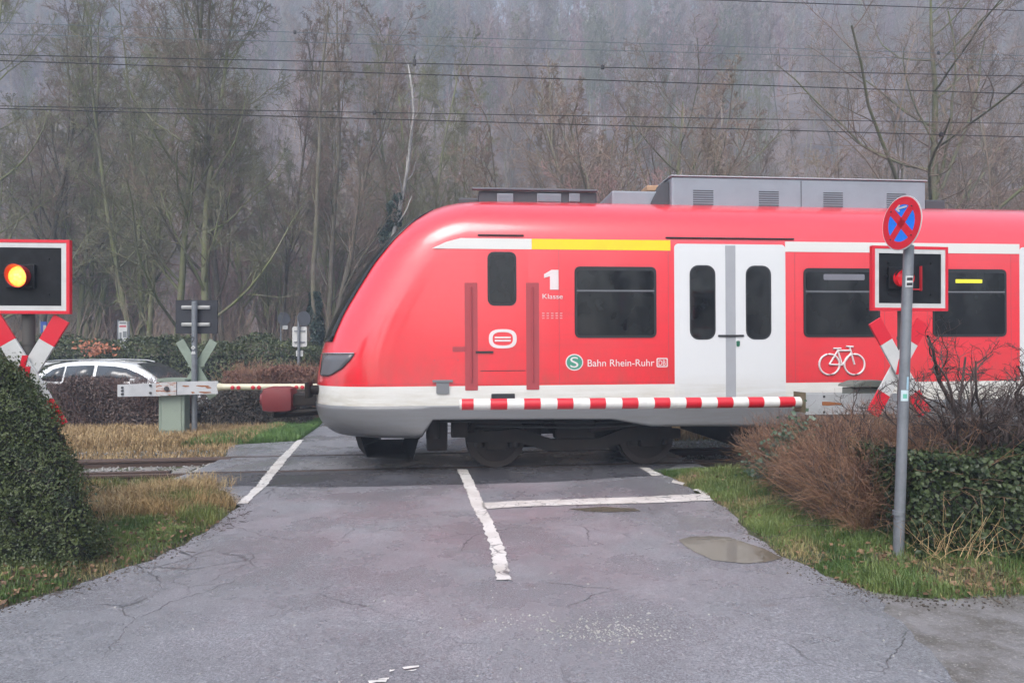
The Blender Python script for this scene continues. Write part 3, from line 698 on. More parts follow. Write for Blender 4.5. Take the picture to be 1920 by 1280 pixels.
(ua, za) = UZ(1216, 347, -.45); m = MB(); m.box(ua, ua+.2, -.45, -.1, za-.09, za, .02); m.cyl((ua+.1, -.3, za-.12), (ua+.1, -.3, za), .05); m.build('insulator', plain('insulator_orange', (.42, .25, .15), .5), train)
roofbox(1738, 374, 1775, 388, 'roof_unit', roofdark, -.5, .5)
# darker interior skirts seen behind, end wall and gangway at the rear
m = MB(); m.box(UEND, UEND+.5, -1.2, 1.2, 1.05, 3.6, .08)
for i in range(6): m.box(UEND+.04+i*.075, UEND+.08+i*.075, -1.3, 1.3, 1.0, 3.7, .01)
m.build('gangway_bellows', rubber, train)
# ================================================================== signals, barriers, signs, wires
sg_red = plain('sign_red', (.62, .012, .03), .35, dirt=.2); sg_white = plain('sign_white', (.54, .545, .54), .4, dirt=.3, scale=6)
sg_black = plain('board_black', (.006, .007, .009), .5, dirt=.6, dcol=(.018, .02, .024), scale=9, spec=.2); galv = plain('galvanised', (.20, .215, .235), .5, .35, .6, 9, dcol=(.12, .13, .14))
postm = plain('post_grey', (.085, .08, .075), .7, dirt=.5); bolt = plain('bolt', (.08, .08, .085), .4, .7)
sage = plain('sage_green', (.215, .265, .215), .55, dirt=.5, scale=4); slate = plain('board_back', (.012, .013, .020), .55, dirt=.4)
lit = NT('lamp_lit'); co = lit.pos('obj'); vo = lit.n('TexVoronoi'); vo.inputs['Scale'].default_value = 34; lit.l(co, vo.inputs['Vector'])
ln = lit.n('VectorMath', operation='LENGTH'); lit.l(co, ln.inputs[0]); rr = lit.ramp(ln.outputs['Value'], .02, .115, (1, .78, .16), (1, .08, .01))
lit.set(Base_Color=(.5, .05, .01), Roughness=.2, Emission_Color=lit.mix(lit.math('MULTIPLY', lit.ramp(vo.outputs['Distance'], .1, .6), .6), rr, (1, .16, .01)), Emission_Strength=1.7)
redlens = plain('lens_red', (.55, .008, .02), .12, dirt=0, emis=(1, .02, .03), es=.12)  # faint red glow added to the unlit lens and its hood
def crossing_signal(px, py, Y, rot, label, W_, H_, cross_px, cross_py, lamp=None, back=False, zrot_cross=None, base_z=None, post_w=.11, sc=1.0):
    """board centre at the pixel; local frame: x right, y away from the reader of the sign"""
    c = A(px, py, Y); x, y = c.x, c.y; z0 = float(GH(x, y)); t = thing('crossing_signal', label, 'railway signal', (x, y, z0), (0, 0, rot))
    zc = c.z-z0; f = -1 if not back else 1      # f: which way the reading side looks
    bd = MB(); bd.prism(rrect(-W_/2+.03, W_/2-.03, zc-H_/2+.03, zc+H_/2-.03, .004, 1), -.016, .016)
    for a in (-.28, .28):
        for b_ in (-.24, .24): bd.cyl((a*W_, f*.016, zc+b_*H_), (a*W_, f*.024, zc+b_*H_), .011, n=8)
    board = bd.build('backboard', slate if back else sg_black, t)
    if not back:
        m = MB(); m.ring([(-W_/2, zc-H_/2), (W_/2, zc-H_/2), (W_/2, zc+H_/2), (-W_/2, zc+H_/2)], [(-W_/2+.030, zc-H_/2+.030), (W_/2-.030, zc-H_/2+.030), (W_/2-.030, zc+H_/2-.030), (-W_/2+.030, zc+H_/2-.030)], -.026, .020); m.build('red_border', sg_red, board)
        q0, q1 = .030, .077
        m = MB(); m.ring([(-W_/2+q0, zc-H_/2+q0), (W_/2-q0, zc-H_/2+q0), (W_/2-q0, zc+H_/2-q0), (-W_/2+q0, zc+H_/2-q0)], [(-W_/2+q1, zc-H_/2+q1), (W_/2-q1, zc-H_/2+q1), (W_/2-q1, zc+H_/2-q1), (-W_/2+q1, zc+H_/2-q1)], -.022, -.012); m.build('white_border', sg_white, board)
        lx, lz = lamp[0], zc+lamp[1]
        m = MB(); m.box(lx-.135, lx+.135, -.05, -.012, lz-.115, lz+.115, .01); m.cyl((lx-.155, -.03, lz+.02), (lx-.155, -.05, lz+.02), .012, n=8)
        m.box(lx+.06, lx+.12, -.056, -.05, lz-.105, lz-.092); hz = m.build('lamp_housing', sg_black, t)
        R_ = .105 if lamp[2] else .085
        m = MB(); seg = 28; b = bmesh.new(); prev = None
        for i in range(seg+1):
            a = 2*pi*i/seg; dd = -.05-.09*(.35+.65*max(0, sin(a)*.5+.5+.25*cos(a)))
            p = [b.verts.new((lx+r_*cos(a), yy, lz+r_*sin(a))) for r_, yy in ((R_, -.045), (R_+.006, dd), (R_-.0, dd), (R_-.006, -.045))]
            if prev:
                for q_ in range(4): b.faces.new((prev[q_], p[q_], p[(q_+1) % 4], prev[(q_+1) % 4]))
            prev = p
        m.add(b); m.build('hood', plain('hood_red', (.30, .012, .02), .35, dirt=0) if lamp[2] else sg_black, hz)
        m = MB(); m.sph((0, 0, 0), R_*.96, 1, .35, 1, n=28); ln_ = m.build('lens', lit.m if lamp[2] else redlens, hz, 60); ln_.location = (lx, -.052, lz)
        if not lamp[2]:
            m = MB(); m.cyl((lx, -.05, lz), (lx, -.13, lz-.01), R_*1.02, R_*1.12, 24, caps=False); m.build('hood', redlens, hz, 60)
            m = MB(); m.box(lx+.24, lx+.245, -.05, -.016, lz-.13, lz+.13); m.box(lx+.12, lx+.24, -.03, -.016, lz-.12, lz-.108); m.build('lamp_door', plain('lamp_door', (.5, .02, .03), .4), hz)
    else:
        for a in (-.145*H_, .20*H_):
            a = {0: .26, 1: -.21}[int(a > 0)]*H_
            m = MB(); m.box(-.29, .29, -.055, -.017, zc+a-.035, zc+a+.035, .004); m.box(-.29, .29, -.075, -.055, zc+a-.004, zc+a+.004)
            for q_ in (-.25, .25): m.cyl((q_, -.055, zc+a), (q_, -.068, zc+a), .012, n=6)
            m.build('bracket', plain('bracket_grey', (.45, .45, .44), .5, .1), t)
    m = MB(); r_ = post_w/2; ztop = zc+H_*.40 if back else zc+H_*.2
    yp = -.10 if back else .085
    m.cyl((0, yp, -.2), (0, yp, ztop), r_, r_, 20); m.sph((0, yp, ztop), r_, 1, 1, .3)
    for a in (.3, .75, 1.0): m.cyl((0, yp, zc-H_/2-a), (0, yp, zc-H_/2-a+.03), r_*1.12, n=20)
    post = m.build('post', galv if back else postm, t, 40)
    if back:
        for zz, kind in ((zc-H_/2-.09, 0), (zc-H_/2-.26, 1), (zc-H_/2-.36, 2)):
            m = MB(); yy = yp-r_-.002
            if kind == 0: m.tube([(-.03, yy, zz+.03), (-.005, yy, zz+.05), (.02, yy, zz+.02), (0, yy, zz-.02), (-.02, yy, zz-.06)], .008, 5); m.build('sticker', rubber, post)
            elif kind == 1: m.ring([(0, zz+.045), (.045, zz), (0, zz-.045), (-.045, zz)], [(0, zz+.02), (.02, zz), (0, zz-.02), (-.02, zz)], yy-.006, yy+.02); m.build('sticker', sg_white, post)
            else: m.prism([(-.045, zz-.03), (.045, zz-.03), (.03, zz+.03), (0, zz+.01), (-.02, zz+.03)], yy-.004, yy+.02); m.build('sticker', sg_white, post)
    # St Andrew's cross
    zx = CZ+(HY-cross_py)/F*Y-z0; xo = ((cross_px-px)/F*Y)
    half = .605*sc; wd = .0785*sc; an = radians(30.5)
    cr = None; yb = .02 if not back else .02
    par = None
    for s, yy in ((1, -.02), (-1, .012)):        # the arm that starts at the upper left lies in front
        M = Matrix.Translation((xo, yy, zx)) @ Matrix.Rotation(-s*an, 4, 'Y')
        m = MB()
        if back: m.box(-wd, wd, -.012, .012, -half, half, .003, M)
        else:
            m.box(-wd, wd, -.011, .013, -half*.55, half*.55, .002, M, 0)
            for e in (1, -1): m.box(-wd, wd, -.011, .013, *(sorted((e*half*.55, e*half))), .002, M, 1)
        o = m.build('cross_arm', [sage] if back else [sg_white, sg_red], t)
        if back:
            m = MB(); m.box(-.17, .17, -.035, -.010, zx+.07-.015, zx+.07+.015); m.box(-.22, .22, -.035, -.010, zx-.30, zx-.27); 
            if s == 1: m.build('cross_brace', sage, o)
    if not back:
        bx, bz = xo+lamp[3], zx+lamp[4]
        m = MB(); m.prism([(bx-.02, bz+.13), (bx+.035, bz+.13), (bx+.005, bz+.02), (bx+.055, bz+.025), (bx+.035, bz-.13), (bx+.02, bz-.05), (bx-.005, bz-.06), (bx+.012, bz-.02), (bx-.055, bz-.03)], -.040, -.030)
        m.build('lightning_bolt', sg_red, t)
    return t
crossing_signal(43, 519, 6.44, radians(4), 'level crossing signal with its orange-red lamp lit and a lightning bolt on its cross', .89, .715, 52, 698, (0, 0, True, -.01, .035))
crossing_signal(1704, 522.5, 7.06, radians(7), 'level crossing signal with its red lamp unlit, half hidden behind the no-stopping sign pole', .87, .68, 1683, 689, (-.13, 0, False, 0, -.04), sc=.94)
crossing_signal(369, 594, 13.75, 0, 'back of a crossing signal beyond the track, dark board over a sage green cross', .92, .75, 369, 692, back=True, sc=1.12)
# ---- no-stopping sign on its leaning pole
Yp = 5.25; pb, pt = A(1683, 1010, Yp), A(1704, 462, Yp+.02)
t = thing('no_stopping_sign', 'round red and blue no-stopping sign with a white arrow on a leaning grey pole', 'road sign', pb)
m = MB(); m.cyl(Vector((0, 0, -.25)), pt-pb, .040, .038, 24); m.sph(pt-pb, .038, 1, 1, .35); d_ = (pt-pb); q = d_*.046
pole = m.build('pole', galv, t, 40)
m = MB(); m.cyl(d_*.082, d_*.096, .044, n=24); m.build('clamp', galv, pole, 40)
sc_ = A(1691, 418.5, Yp); rot = radians(-81.5); Rr = .102*Yp/2/1.25*1.0; Rr = 51*Yp/F
lean = atan2(d_.x, d_.z)
M = Matrix.Translation(sc_-pb) @ Matrix.Rotation(lean*.5, 4, 'Y') @ Matrix.Rotation(rot, 4, 'Z')
def circ(r, n=48): return [(r*cos(2*pi*i/n), r*sin(2*pi*i/n)) for i in range(n)]
m = MB(); m.prism(circ(Rr), -.004, .000, M=M); dsk = m.build('sign_disc', sg_white, t)
bl = plain('sign_blue', (.006, .19, .80), .45, dirt=.1, spec=.3)
m = MB(); m.prism(circ(Rr*.70), -.0056, -.0035, M=M); m.build('blue_field', bl, dsk)
m = MB(); m.ring(circ(Rr*.955), circ(Rr*.68), -.0075, -.0035, M=M)
for a in (44, -44):
    M2 = M @ Matrix.Rotation(radians(a), 4, 'Y'); m.box(-.030*Rr/.21, .030*Rr/.21, -.0072, -.0036, -Rr*.70, Rr*.70, M=M2)
m.build('red_ring', sg_red, dsk)
k_ = Rr/.21
m = MB(); zz = .118*k_; P = [(-.062, 0), (-.022, .030), (-.012, .020), (-.030, .007), (.058, .007), (.058, -.007), (-.030, -.007), (-.012, -.020), (-.022, -.030)]
m.prism([(x*k_, zz+z*k_) for x, z in P], -.0098, -.0078, M=M); m.build('arrow', sg_white, dsk)
m = MB()
for a in (45, 135, 225, 315): m.cyl(M @ Vector((Rr*.74*cos(radians(a)), -.0125, Rr*.74*sin(radians(a)))), M @ Vector((Rr*.74*cos(radians(a)), -.004, Rr*.74*sin(radians(a)))), .006, n=8)
m.build('bolt', bolt, dsk)
m = MB(); m.box(-.012, .012, .008, .05, -.012, .012, M=M); m.build('bracket', galv, dsk)
def wrap(px, py, w, h, mat, name, da=0.0, lift=.0015):
    """sticker following the pole"""
    c = A(px, py, Yp); zc = c.z-pb.z; f_ = zc/d_.z; ctr = d_*f_; r0 = .0395+lift; V = []
    n = 8; aw = w/r0
    for j in range(2):
        for i in range(n+1):
            a = -pi/2+da-aw/2+aw*i/n; p = ctr+d_.normalized()*(h*(j-.5)); V.append((p.x+r0*cos(a), p.y+r0*sin(a), p.z))
    return link(name, np_mesh(name, V, [(i, i+1, n+2+i, n+1+i) for i in range(n)], True), mat, pole)
st_ = wrap(1697, 528, .062, .088, sg_white, 'sticker', -.1)
for dy in (-4.5, 5): wrap(1698, 528+dy, .045, .022, rubber, 'black_bar', -.1, .003)
wrap(1690, 741, .058, .085, plain('sticker_pale', (.50, .60, .64), .4), 'sticker', -.2); wrap(1693, 718, .02, .10, plain('sticker_blue', (.32, .48, .58), .4), 'sticker', .25)
wrap(1689, 742, .03, .035, plain('sticker_green', (.12, .42, .32), .4), 'sticker_mark', -.2, .003)

# ---- near barrier
bw = plain('barrier_white', (.66, .65, .62), .4, dirt=.4, scale=7); br = plain('barrier_red', (.56, .012, .025), .35, dirt=.25, scale=7); plate = plain('plate_grey', (.37, .385, .40), .5, dirt=.6, dcol=(.26, .27, .26), scale=5)
rusty = plain('rust_streak', (.28, .10, .03), .8, dirt=.6)
VB = -3.45
def bu(px, v=VB): return UZ(px, 755, v)
ub0, zb0 = UZ(862, 760, VB); ub1, zb1 = UZ(1500, 752, VB); zb = (zb0+zb1)/2
o0 = UV(ub1+.4, VB, 0); o0.z = float(GH(o0.x, o0.y))
t = thing('crossing_barrier', 'lowered red and white striped crossing barrier in front of the train', 'barrier', o0, (0, 0, TH))
def LC(u, dv=0, z=0): return Vector((u-(ub1+.4), dv, z-float(o0.z)+GR*u*0))
zl = zb-float(o0.z)+GR*ub1*.5
L = ub1-ub0; n_ = 21; edges = []
e_px = [675,732,802,872,942,1011,1080,1147,1216,1282,1350,1417,1484,1550,1616,1680,1746,1812,1876,1920]
eu = [bu(560+x/2.2326)[0] for x in e_px[:-1]]+[bu(1429)[0], bu(1458)[0], bu(1487)[0], ub1]
eu[0] = ub0+.02
m = MB(); m.cyl((ub0-.0-(ub1+.4), 0, zl), (eu[0]-(ub1+.4), 0, zl), .054, .061, 24, 0)
for i in range(len(eu)-1): m.cyl((eu[i]-(ub1+.4), 0, zl), (eu[i+1]-(ub1+.4), 0, zl), .061, .061, 24, 1 if i % 2 == 0 else 0, caps=False)
boom = m.build('boom', [bw, br], t, 40)
up0, zp0 = UZ(1508, 735, VB-.1); up1, zp1 = UZ(1652, 772, VB-.1); X0 = ub1+.4
m = MB(); m.box(up0-X0, up1+.25-X0, -.12, -.10, zp1-float(o0.z), zp0-float(o0.z), .003); m.box(up0-X0, up1+.25-X0, .10, .12, zp1-float(o0.z), zp0-float(o0.z), .003)
pl_ = m.build('counterweight_arm', plate, t)
m = MB(); m.box(ub1-X0-.005, up0-X0-.001, -.13, .13, zp1-float(o0.z)+.02, zp0-float(o0.z)+.015, .004); m.build('boom_clamp', plain('clamp_brown', (.13, .11, .06), .6), t)
m = MB()
for (x, y) in ((1545, 740), (1545, 769)): u_, z_ = UZ(x, y, VB-.122); m.cyl((u_-X0, -.122, z_-float(o0.z)), (u_-X0, -.130, z_-float(o0.z)), .012, n=10)
m.build('bolt', bolt, pl_)
m = MB(); u_, z_ = UZ(1543, 753, VB-.122); m.prism([(u_-X0+x*.01, z_-float(o0.z)+z*.01) for x, z in ((-1, -2), (6, -2.4), (14, -1.8), (24, -1.6), (22, .2), (12, 1.4), (5, 2), (-1, 2))], -.1235, -.1205); m.build('rust_stain', rusty, pl_)
uc0, zc0 = UZ(1588, 713, VB); uc1, _ = UZ(1662, 713, VB); zt_ = zc0-float(o0.z)
cabm = plain('cabinet_olive', (.15, .165, .14), .6, dirt=.5)
m = MB(); m.box(uc0-X0, uc1-X0, -.098, .098, .0, zt_-.06, .01); m.build('drive_housing', cabm, t)
m = MB(); m.prism([(uc0-X0-.02, zt_-.05), (uc1-X0+.02, zt_-.05), (uc1-X0+.01, zt_-.01), (uc1-X0-.08, zt_+.02), (uc0-X0+.12, zt_+.02), (uc0-X0, zt_-.02)], -.16, .16, bev=.005); m.build('lid', cabm, t)

# ---- far barrier with its green drive cabinet
cF = A(327, 820, 13.6); zf = float(GH(cF.x, cF.y))
t = thing('crossing_barrier', 'far barrier with a sage green drive cabinet, rusty white counterweight beam and thin cream boom', 'barrier', (cF.x, cF.y, zf), (0, 0, TH))
w_ = 46/F*13.6/2; hh = CZ+(HY-709)/F*13.6-zf
m = MB(); m.box(-w_, w_, -.14, .14, 0, hh-.06, .012); cb = m.build('cabinet', sage, t)
m = MB(); m.box(-w_+.06, w_-.06, -.148, -.138, .12, hh-.32, .01); m.box(-w_-.02, w_+.02, -.16, .16, -.02, .05, .01); m.build('cabinet_door', plain('sage_light', (.25, .30, .245), .5, dirt=.3), cb)
m = MB(); m.prism([(-w_-.02, hh-.06), (w_+.02, hh-.06), (w_+.02, hh-.02), (w_-.1, hh+.01), (-w_+.08, hh+.01), (-w_-.02, hh-.01)], -.17, .17, bev=.005); m.build('cabinet_lid', sage, cb)
sB = 13.35/F
def fx(px): return (px-327)*sB
def fz(py): return CZ+(HY-py)*sB-zf
beamw = NT('beam_white'); co = beamw.pos('obj'); beamw.set(Base_Color=beamw.mix(beamw.ramp(beamw.noise(beamw.pos('obj', (2, 2, 9)), 2.6, 6, .75), .50, .58), beamw.mix(beamw.ramp(beamw.noise(co, 4, 5), .4, .7), (.52, .53, .54), (.36, .37, .37)), (.30, .10, .035)), Roughness=.55)
m = MB(); m.prism([(fx(235), fz(743)), (fx(304), fz(742)), (fx(304), fz(718)), (fx(235), fz(720.5))], -.26, -.23); m.prism([(fx(341), fz(740)), (fx(415), fz(738.5)), (fx(415), fz(714.5)), (fx(341), fz(715.5))], -.26, -.23)
beam = m.build('counterweight_beam', plate if False else plain('beam_paint', (.47, .48, .50), .5, dirt=.5), t)
m = MB(); m.prism([(fx(304.5), fz(742)), (fx(340.5), fz(740.5)), (fx(340.5), fz(715)), (fx(304.5), fz(717))], -.285, -.235); m.build('hub_plate', beamw.m, beam)
m = MB()
for x, y in ((244, 726), (244, 732), (244, 738), (294, 722), (294, 736)): m.cyl((fx(x), -.262, fz(y)), (fx(x), -.285, fz(y)), .024, n=8)
m.cyl((fx(324), -.285, fz(728)), (fx(324), -.32, fz(728)), .045, n=12); m.build('bolt', bolt, beam)
m = MB()
for x0, x1, y in ((375, 398, 724), (392, 402, 727), (350, 362, 724), (366, 372, 736), (380, 402, 736)): m.prism([(fx(x0), fz(y-.6)), (fx(x0+3), fz(y-2)), (fx(x1), fz(y-1.2)), (fx(x1+2), fz(y+.6)), (fx((x0+x1)/2), fz(y+1.6))], -.263, -.255)
m.build('rust_stain', rusty, beam)
m = MB(); m.cyl((fx(415), -.22, fz(726)), (fx(415)+.1, -.22, fz(726)), .085, .065, 20); m.cyl((fx(415)+.1, -.22, fz(726)), (fx(720), -.22, fz(726)), .065, .055, 20)
boom = m.build('boom', plain('boom_cream', (.58, .54, .40), .4, dirt=.5), t, 40)
m = MB()
for x in (442.5, 453.5, 480, 491, 560, 571): m.sph((fx(x), -.285, fz(727)), .042, 1, .35, 1)
m.build('reflector', plain('reflector_red', (.45, .02, .03), .3), boom)

# ---- small signs beyond the track
def small_sign(px, Y, top, base_z=None): pass
Ys = 19.0; b0_ = A(560, 760, Ys); zz = float(GH(b0_.x, Ys))
t = thing('road_sign', 'thin grey post with the backs of a white rectangular and a small round sign', 'road sign', (b0_.x, Ys, zz))
def sx(px): return (px-560)*Ys/F
def sz(py): return CZ+(HY-py)*Ys/F-zz
m = MB(); m.cyl((0, 0, -.1), (0, 0, sz(592)), .038, n=12); m.build('post', galv, t, 40)
m = MB(); m.prism(rrect(sx(547), sx(574.5), sz(650), sz(612), .05), .05, .06); pl_ = m.build('plate', plain('plate_white', (.50, .50, .49), .5), t)
m = MB(); m.box(sx(551), sx(571), .02, .05, sz(621), sz(619)); m.box(sx(551), sx(571), .02, .05, sz(642), sz(640)); m.build('rail', galv, pl_)
m = MB(); m.prism(rrect(sx(554), sx(567), sz(668), sz(657), .01), .045, .055); m.build('small_plate', sg_white, t)
m = MB(); M = Matrix.Translation((.14, .04, sz(597))) @ Matrix.Rotation(radians(50), 4, 'Z'); m.prism(circ(.21, 24), -.005, .005, M=M); m.build('round_plate', plain('plate_dark', (.10, .105, .115), .5), t)
Ys2 = 26.0; p = A(530, 700, Ys2); zz2 = float(GH(p.x, Ys2)); q = CZ+(HY-598)*Ys2/F-zz2
t = thing('road_sign', 'distant grey round sign seen edge-on above the dark hedge', 'road sign', (p.x, Ys2, zz2))
m = MB(); m.cyl((-.06, 0, -.1), (-.06, 0, q+.1), .04, n=10); m.build('post', galv, t)
m = MB(); m.prism(circ(.27, 20), -.01, .01, M=Matrix.Translation((.06, -.05, q)) @ Matrix.Rotation(radians(55), 4, 'Z')); m.build('round_plate', plain('plate_dark2', (.12, .125, .14), .5), t)
m = MB(); m.box(.02, .22, -.07, -.05, q-.40, q-.25); m.build('small_plate', sg_white, t)
Yc = 24.5
def board(px0, px1, py0, py1, label, mats, cat='sign', Y=Yc, marks=()):
    x0, x1 = (px0-HX)/F*Y, (px1-HX)/F*Y; zg = float(GH(x0, Y)); z0, z1 = CZ+(HY-py1)/F*Y-zg, CZ+(HY-py0)/F*Y-zg; xc = (x0+x1)/2
    t = thing('notice_board', label, cat, (xc, Y, zg))
    m = MB(); m.cyl((x0-xc-.05, .05, -.1), (x0-xc-.05, .05, z1+.05), .035, n=10); m.cyl((x1-xc+.03, .05, -.1), (x1-xc+.03, .05, z1), .035, n=10); m.build('post', galv, t)
    m = MB(); m.prism(rrect(x0-xc, x1-xc, z0-.3, z1, .02), -.02, .02); pl_ = m.build('panel', mats[0], t)
    for (a, b, c, d, mm) in marks:
        m = MB(); m.box(x0-xc+(x1-x0)*a, x0-xc+(x1-x0)*b, -.026, -.0195, z1-(z1-z0)*d, z1-(z1-z0)*c); m.build('print', mm, pl_)
    return t
gyd = plain('print_grey', (.16, .17, .18), .5); rdd = plain('print_red', (.45, .10, .12), .5)
board(223, 239, 602, 640, 'small white notice board with red and grey print standing behind the green hedge', [sg_white], marks=((.1, .9, .04, .14, gyd), (.1, .9, .2, .3, rdd), (.5, .95, .5, .8, gyd), (.1, .35, .55, .95, gyd)))
board(77, 88, 603, 625, 'small blue panel half hidden behind the raised arm of the lit signal\'s cross', [plain('panel_blue', (.02, .06, .28), .5)], marks=((.45, .95, .3, .95, plain('print_pale', (.35, .34, .28), .5)),))

# ---- overhead wires
wire = plain('wire_dark', (.02, .02, .024), .5, .3, dirt=.1); wirel = plain('wire_pale', (.10, .14, .16), .5, .3, dirt=.1)
def overhead(p0, p1, Y0, Y1, r, mat, name, label, clamps=(), hang=()):
    a, b = A(0, p0, Y0), A(1920, p1, Y1); d = b-a
    pts = [a+d*s+Vector((0, 0, -.012*sin((s+1.0)*pi/3)*0)) for s in np.linspace(-1.5, 2.5, 41)]
    m = MB(); m.tube(pts, r, 6)
    o = m.build(name, mat)
    o = tag(o, label, 'overhead wire', None)
    for px, kd in clamps:
        s = px/1920*Y0/(Y0+(Y1-Y0)*0) ; p = a+d*min(1, max(0, (px/1920*Y0)/(Y1+px/1920*(Y0-Y1))))
        c = MB(); c.box(p.x-.03, p.x+.03, p.y-.02, p.y+.02, p.z-.035, p.z+(.07 if kd else .035), .008); c.cyl((p.x, p.y, p.z), (p.x, p.y, p.z+(.12 if kd else .05)), .01, n=6); c.build('clamp', wire, o)
    return o
overhead(203.5, 257, 10.2, 12.2, .0075, wire, 'contact_wire', 'lower wire of the lower pair of dark overhead wires', ((1450+315, 0),))
overhead(199, 232, 11.2, 12.6, .0065, wire, 'contact_wire', 'upper wire of the lower pair of dark overhead wires', ((702, 0),))
overhead(114, 176.5, 10.2, 12.0, .0075, wire, 'catenary_wire', 'lower wire of the upper pair of dark overhead wires', ())
overhead(103, 143, 11.2, 12.5, .0075, wire, 'catenary_wire', 'upper wire of the upper pair of dark overhead wires', ((777, 1), (1130, 0)))
overhead(43, 105, 15, 17, .006, wirel, 'feeder_wire', 'thin pale wire high above the track, upper of the faint pair', ((553, 0), (1760, 0)))
overhead(64, 115.5, 15, 17, .006, wirel, 'feeder_wire', 'thin pale wire high above the track, lower of the faint pair', ())
overhead(-46, 20.5, 9.5, 11.0, .0065, wire, 'feeder_wire', 'single dark wire crossing the top right corner, highest of all the wires')

# ---- parked white estate car behind the hedge
carw = NT('car_white'); carw.set(Base_Color=(.80, .81, .82), Roughness=.22, Coat_Weight=1, Coat_Roughness=.04); cglass = NT('car_glass'); cglass.set(Base_Color=(.035, .04, .045), Roughness=.04, Specular_IOR_Level=.8)
tyre = plain('tyre', (.018, .018, .019), .8); alloy = plain('alloy', (.35, .36, .37), .3, .8)
YC = 16.9; s = YC/F; cx0 = (82-HX)*s; zcar = float(GH(cx0+2, YC))
t = thing('parked_car', 'white estate car with a rear roof spoiler parked behind the brown hedge', 'car', (cx0, YC, zcar))
CL = 4.55
def lpy(py): return CZ+(HY-py)*s-zcar
H1 = lpy(675)
# stations along the car: x, floor, belt, half width at belt, roof z (or None), half width roof
belt = [(0, .45, .62, .70), (.06, .35, .96, .80), (.5, .25, 1.02, .88), (1.5, .22, 1.00, .90), (2.6, .22, .98, .90), (3.3, .22, .93, .89), (4.0, .24, .84, .84), (4.4, .32, .70, .74), (4.55, .42, .55, .60)]
V, Fc = [], []
for x, zf_, zb2, w in belt:
    ring = [(x, -w*.92, zf_), (x, -w, (zf_+zb2)*.5), (x, -w*.985, zb2-.08), (x, -w*.93, zb2), (x, 0, zb2+.03), (x, w*.93, zb2), (x, w*.985, zb2-.08), (x, w, (zf_+zb2)*.5), (x, w*.92, zf_)]; V += ring
n = 9
for j in range(len(belt)-1):
    for i in range(n): a = j*n+i; b2 = j*n+(i+1) % n; Fc.append((a, b2, b2+n, a+n))
me = np_mesh('body', V, Fc, True); b = bmesh.new(); b.from_mesh(me); b.verts.ensure_lookup_table(); b.faces.new([b.verts[i] for i in range(n)]); b.faces.new([b.verts[(len(belt)-1)*n+i] for i in range(n)]); bmesh.ops.recalc_face_normals(b, faces=b.faces); b.to_mesh(me); b.free()
cbody = link('body', me, carw.m, t); su = cbody.modifiers.new('s', 'SUBSURF'); su.levels = su.render_levels = 2
top = [(.05, .98, .60), (.33, 1.30, .62), (.62, H1-.07, .63), (1.1, H1-.015, .64), (1.7, H1, .64), (2.3, H1-.03, .63), (2.62, H1-.10, .62), (3.05, 1.22, .64), (3.42, .96, .70)]
V, Fc = [], []
for x, z, w in top:
    wb = .84; zb2 = .96
    V += [(x, -wb, zb2), (x, -(w+(wb-w)*.12), z-.05), (x, -w*.86, z), (x, 0, z+.02), (x, w*.86, z), (x, w+(wb-w)*.12, z-.05), (x, wb, zb2)]
for j in range(len(top)-1):
    for i in range(6): a = j*7+i; Fc.append((a, a+1, a+8, a+7))
me = np_mesh('greenhouse', V, Fc, True); g_ = link('roof', me, carw.m, t); so = g_.modifiers.new('s', 'SUBSURF'); so.levels = so.render_levels = 1
def top_z(x): return float(np.interp(x, [q[0] for q in top], [q[1] for q in top]))
def side_pt(x, z, off=.012):
    zt2 = top_z(x)-.05; w = float(np.interp(x, [q[0] for q in top], [q[2] for q in top])); wt = w+(.84-w)*.12; f_ = min(1, max(0, (z-.96)/(zt2-.96))); return (x, -(.84+(wt-.84)*f_)-off, z)
def sidewin(xs_, name):
    V = []
    for x, za, zb2 in xs_: V += [side_pt(x, za), side_pt(x, zb2)]
    o = link(name, np_mesh(name, V, [(2*i, 2*i+2, 2*i+3, 2*i+1) for i in range(len(xs_)-1)], True), cglass.m, t); q_ = o.modifiers.new('s', 'SOLIDIFY'); q_.thickness = .01
    return o
tz = lambda x: top_z(x)-.115
sidewin([(.42, 1.05, 1.06), (.72, 1.03, tz(.72)-.04), (1.0, 1.03, tz(1.0))], 'window')
sidewin([(1.05, 1.03, tz(1.05)), (1.4, 1.03, tz(1.4)), (1.72, 1.03, tz(1.72))], 'window')
sidewin([(1.80, 1.03, tz(1.8)), (2.2, 1.03, tz(2.2)), (2.5, 1.03, tz(2.5)), (2.85, 1.02, tz(2.85)-.01), (3.05, 1.01, 1.08)], 'window')
V = []
for x, z, w in ((2.66, H1-.115+.02, .56), (2.9, 1.33, .60), (3.1, 1.195, .63), (3.36, 1.02, .66)): V += [(x+.01, -w, z+.015), (x+.03, 0, z+.045), (x+.01, w, z+.015)]
link('windscreen', np_mesh('windscreen', V, [(3*j+i, 3*j+i+3, 3*j+i+4, 3*j+i+1) for j in range(3) for i in range(2)], True), cglass.m, t)
m = MB(); m.prism([(-.02, H1-.175), (.45, H1-.06), (.9, H1-.02), (.6, H1-.08), (.1, H1-.21)], -.56, .56, bev=.01); m.build('spoiler', carw.m, t, 30)
for y_ in (-1, 1): m = MB(); m.tube([(.5, y_*.60, H1-.03), (.8, y_*.61, H1+.005), (1.6, y_*.61, H1+.02), (2.3, y_*.60, H1-.005), (2.5, y_*.59, H1-.045)], .016, 6); m.build('roof_rail', alloy, t)
for x in (.85, 3.6):
    for y_ in (-.8, .8):
        m = MB(); m.cyl((x, y_-.11, .32), (x, y_+.11, .32), .32, n=28); w_o = m.build('wheel', tyre, t, 30); m = MB(); m.cyl((x, y_-.118, .32), (x, y_+.118, .32), .20, n=20); m.build('rim', alloy, w_o, 30)
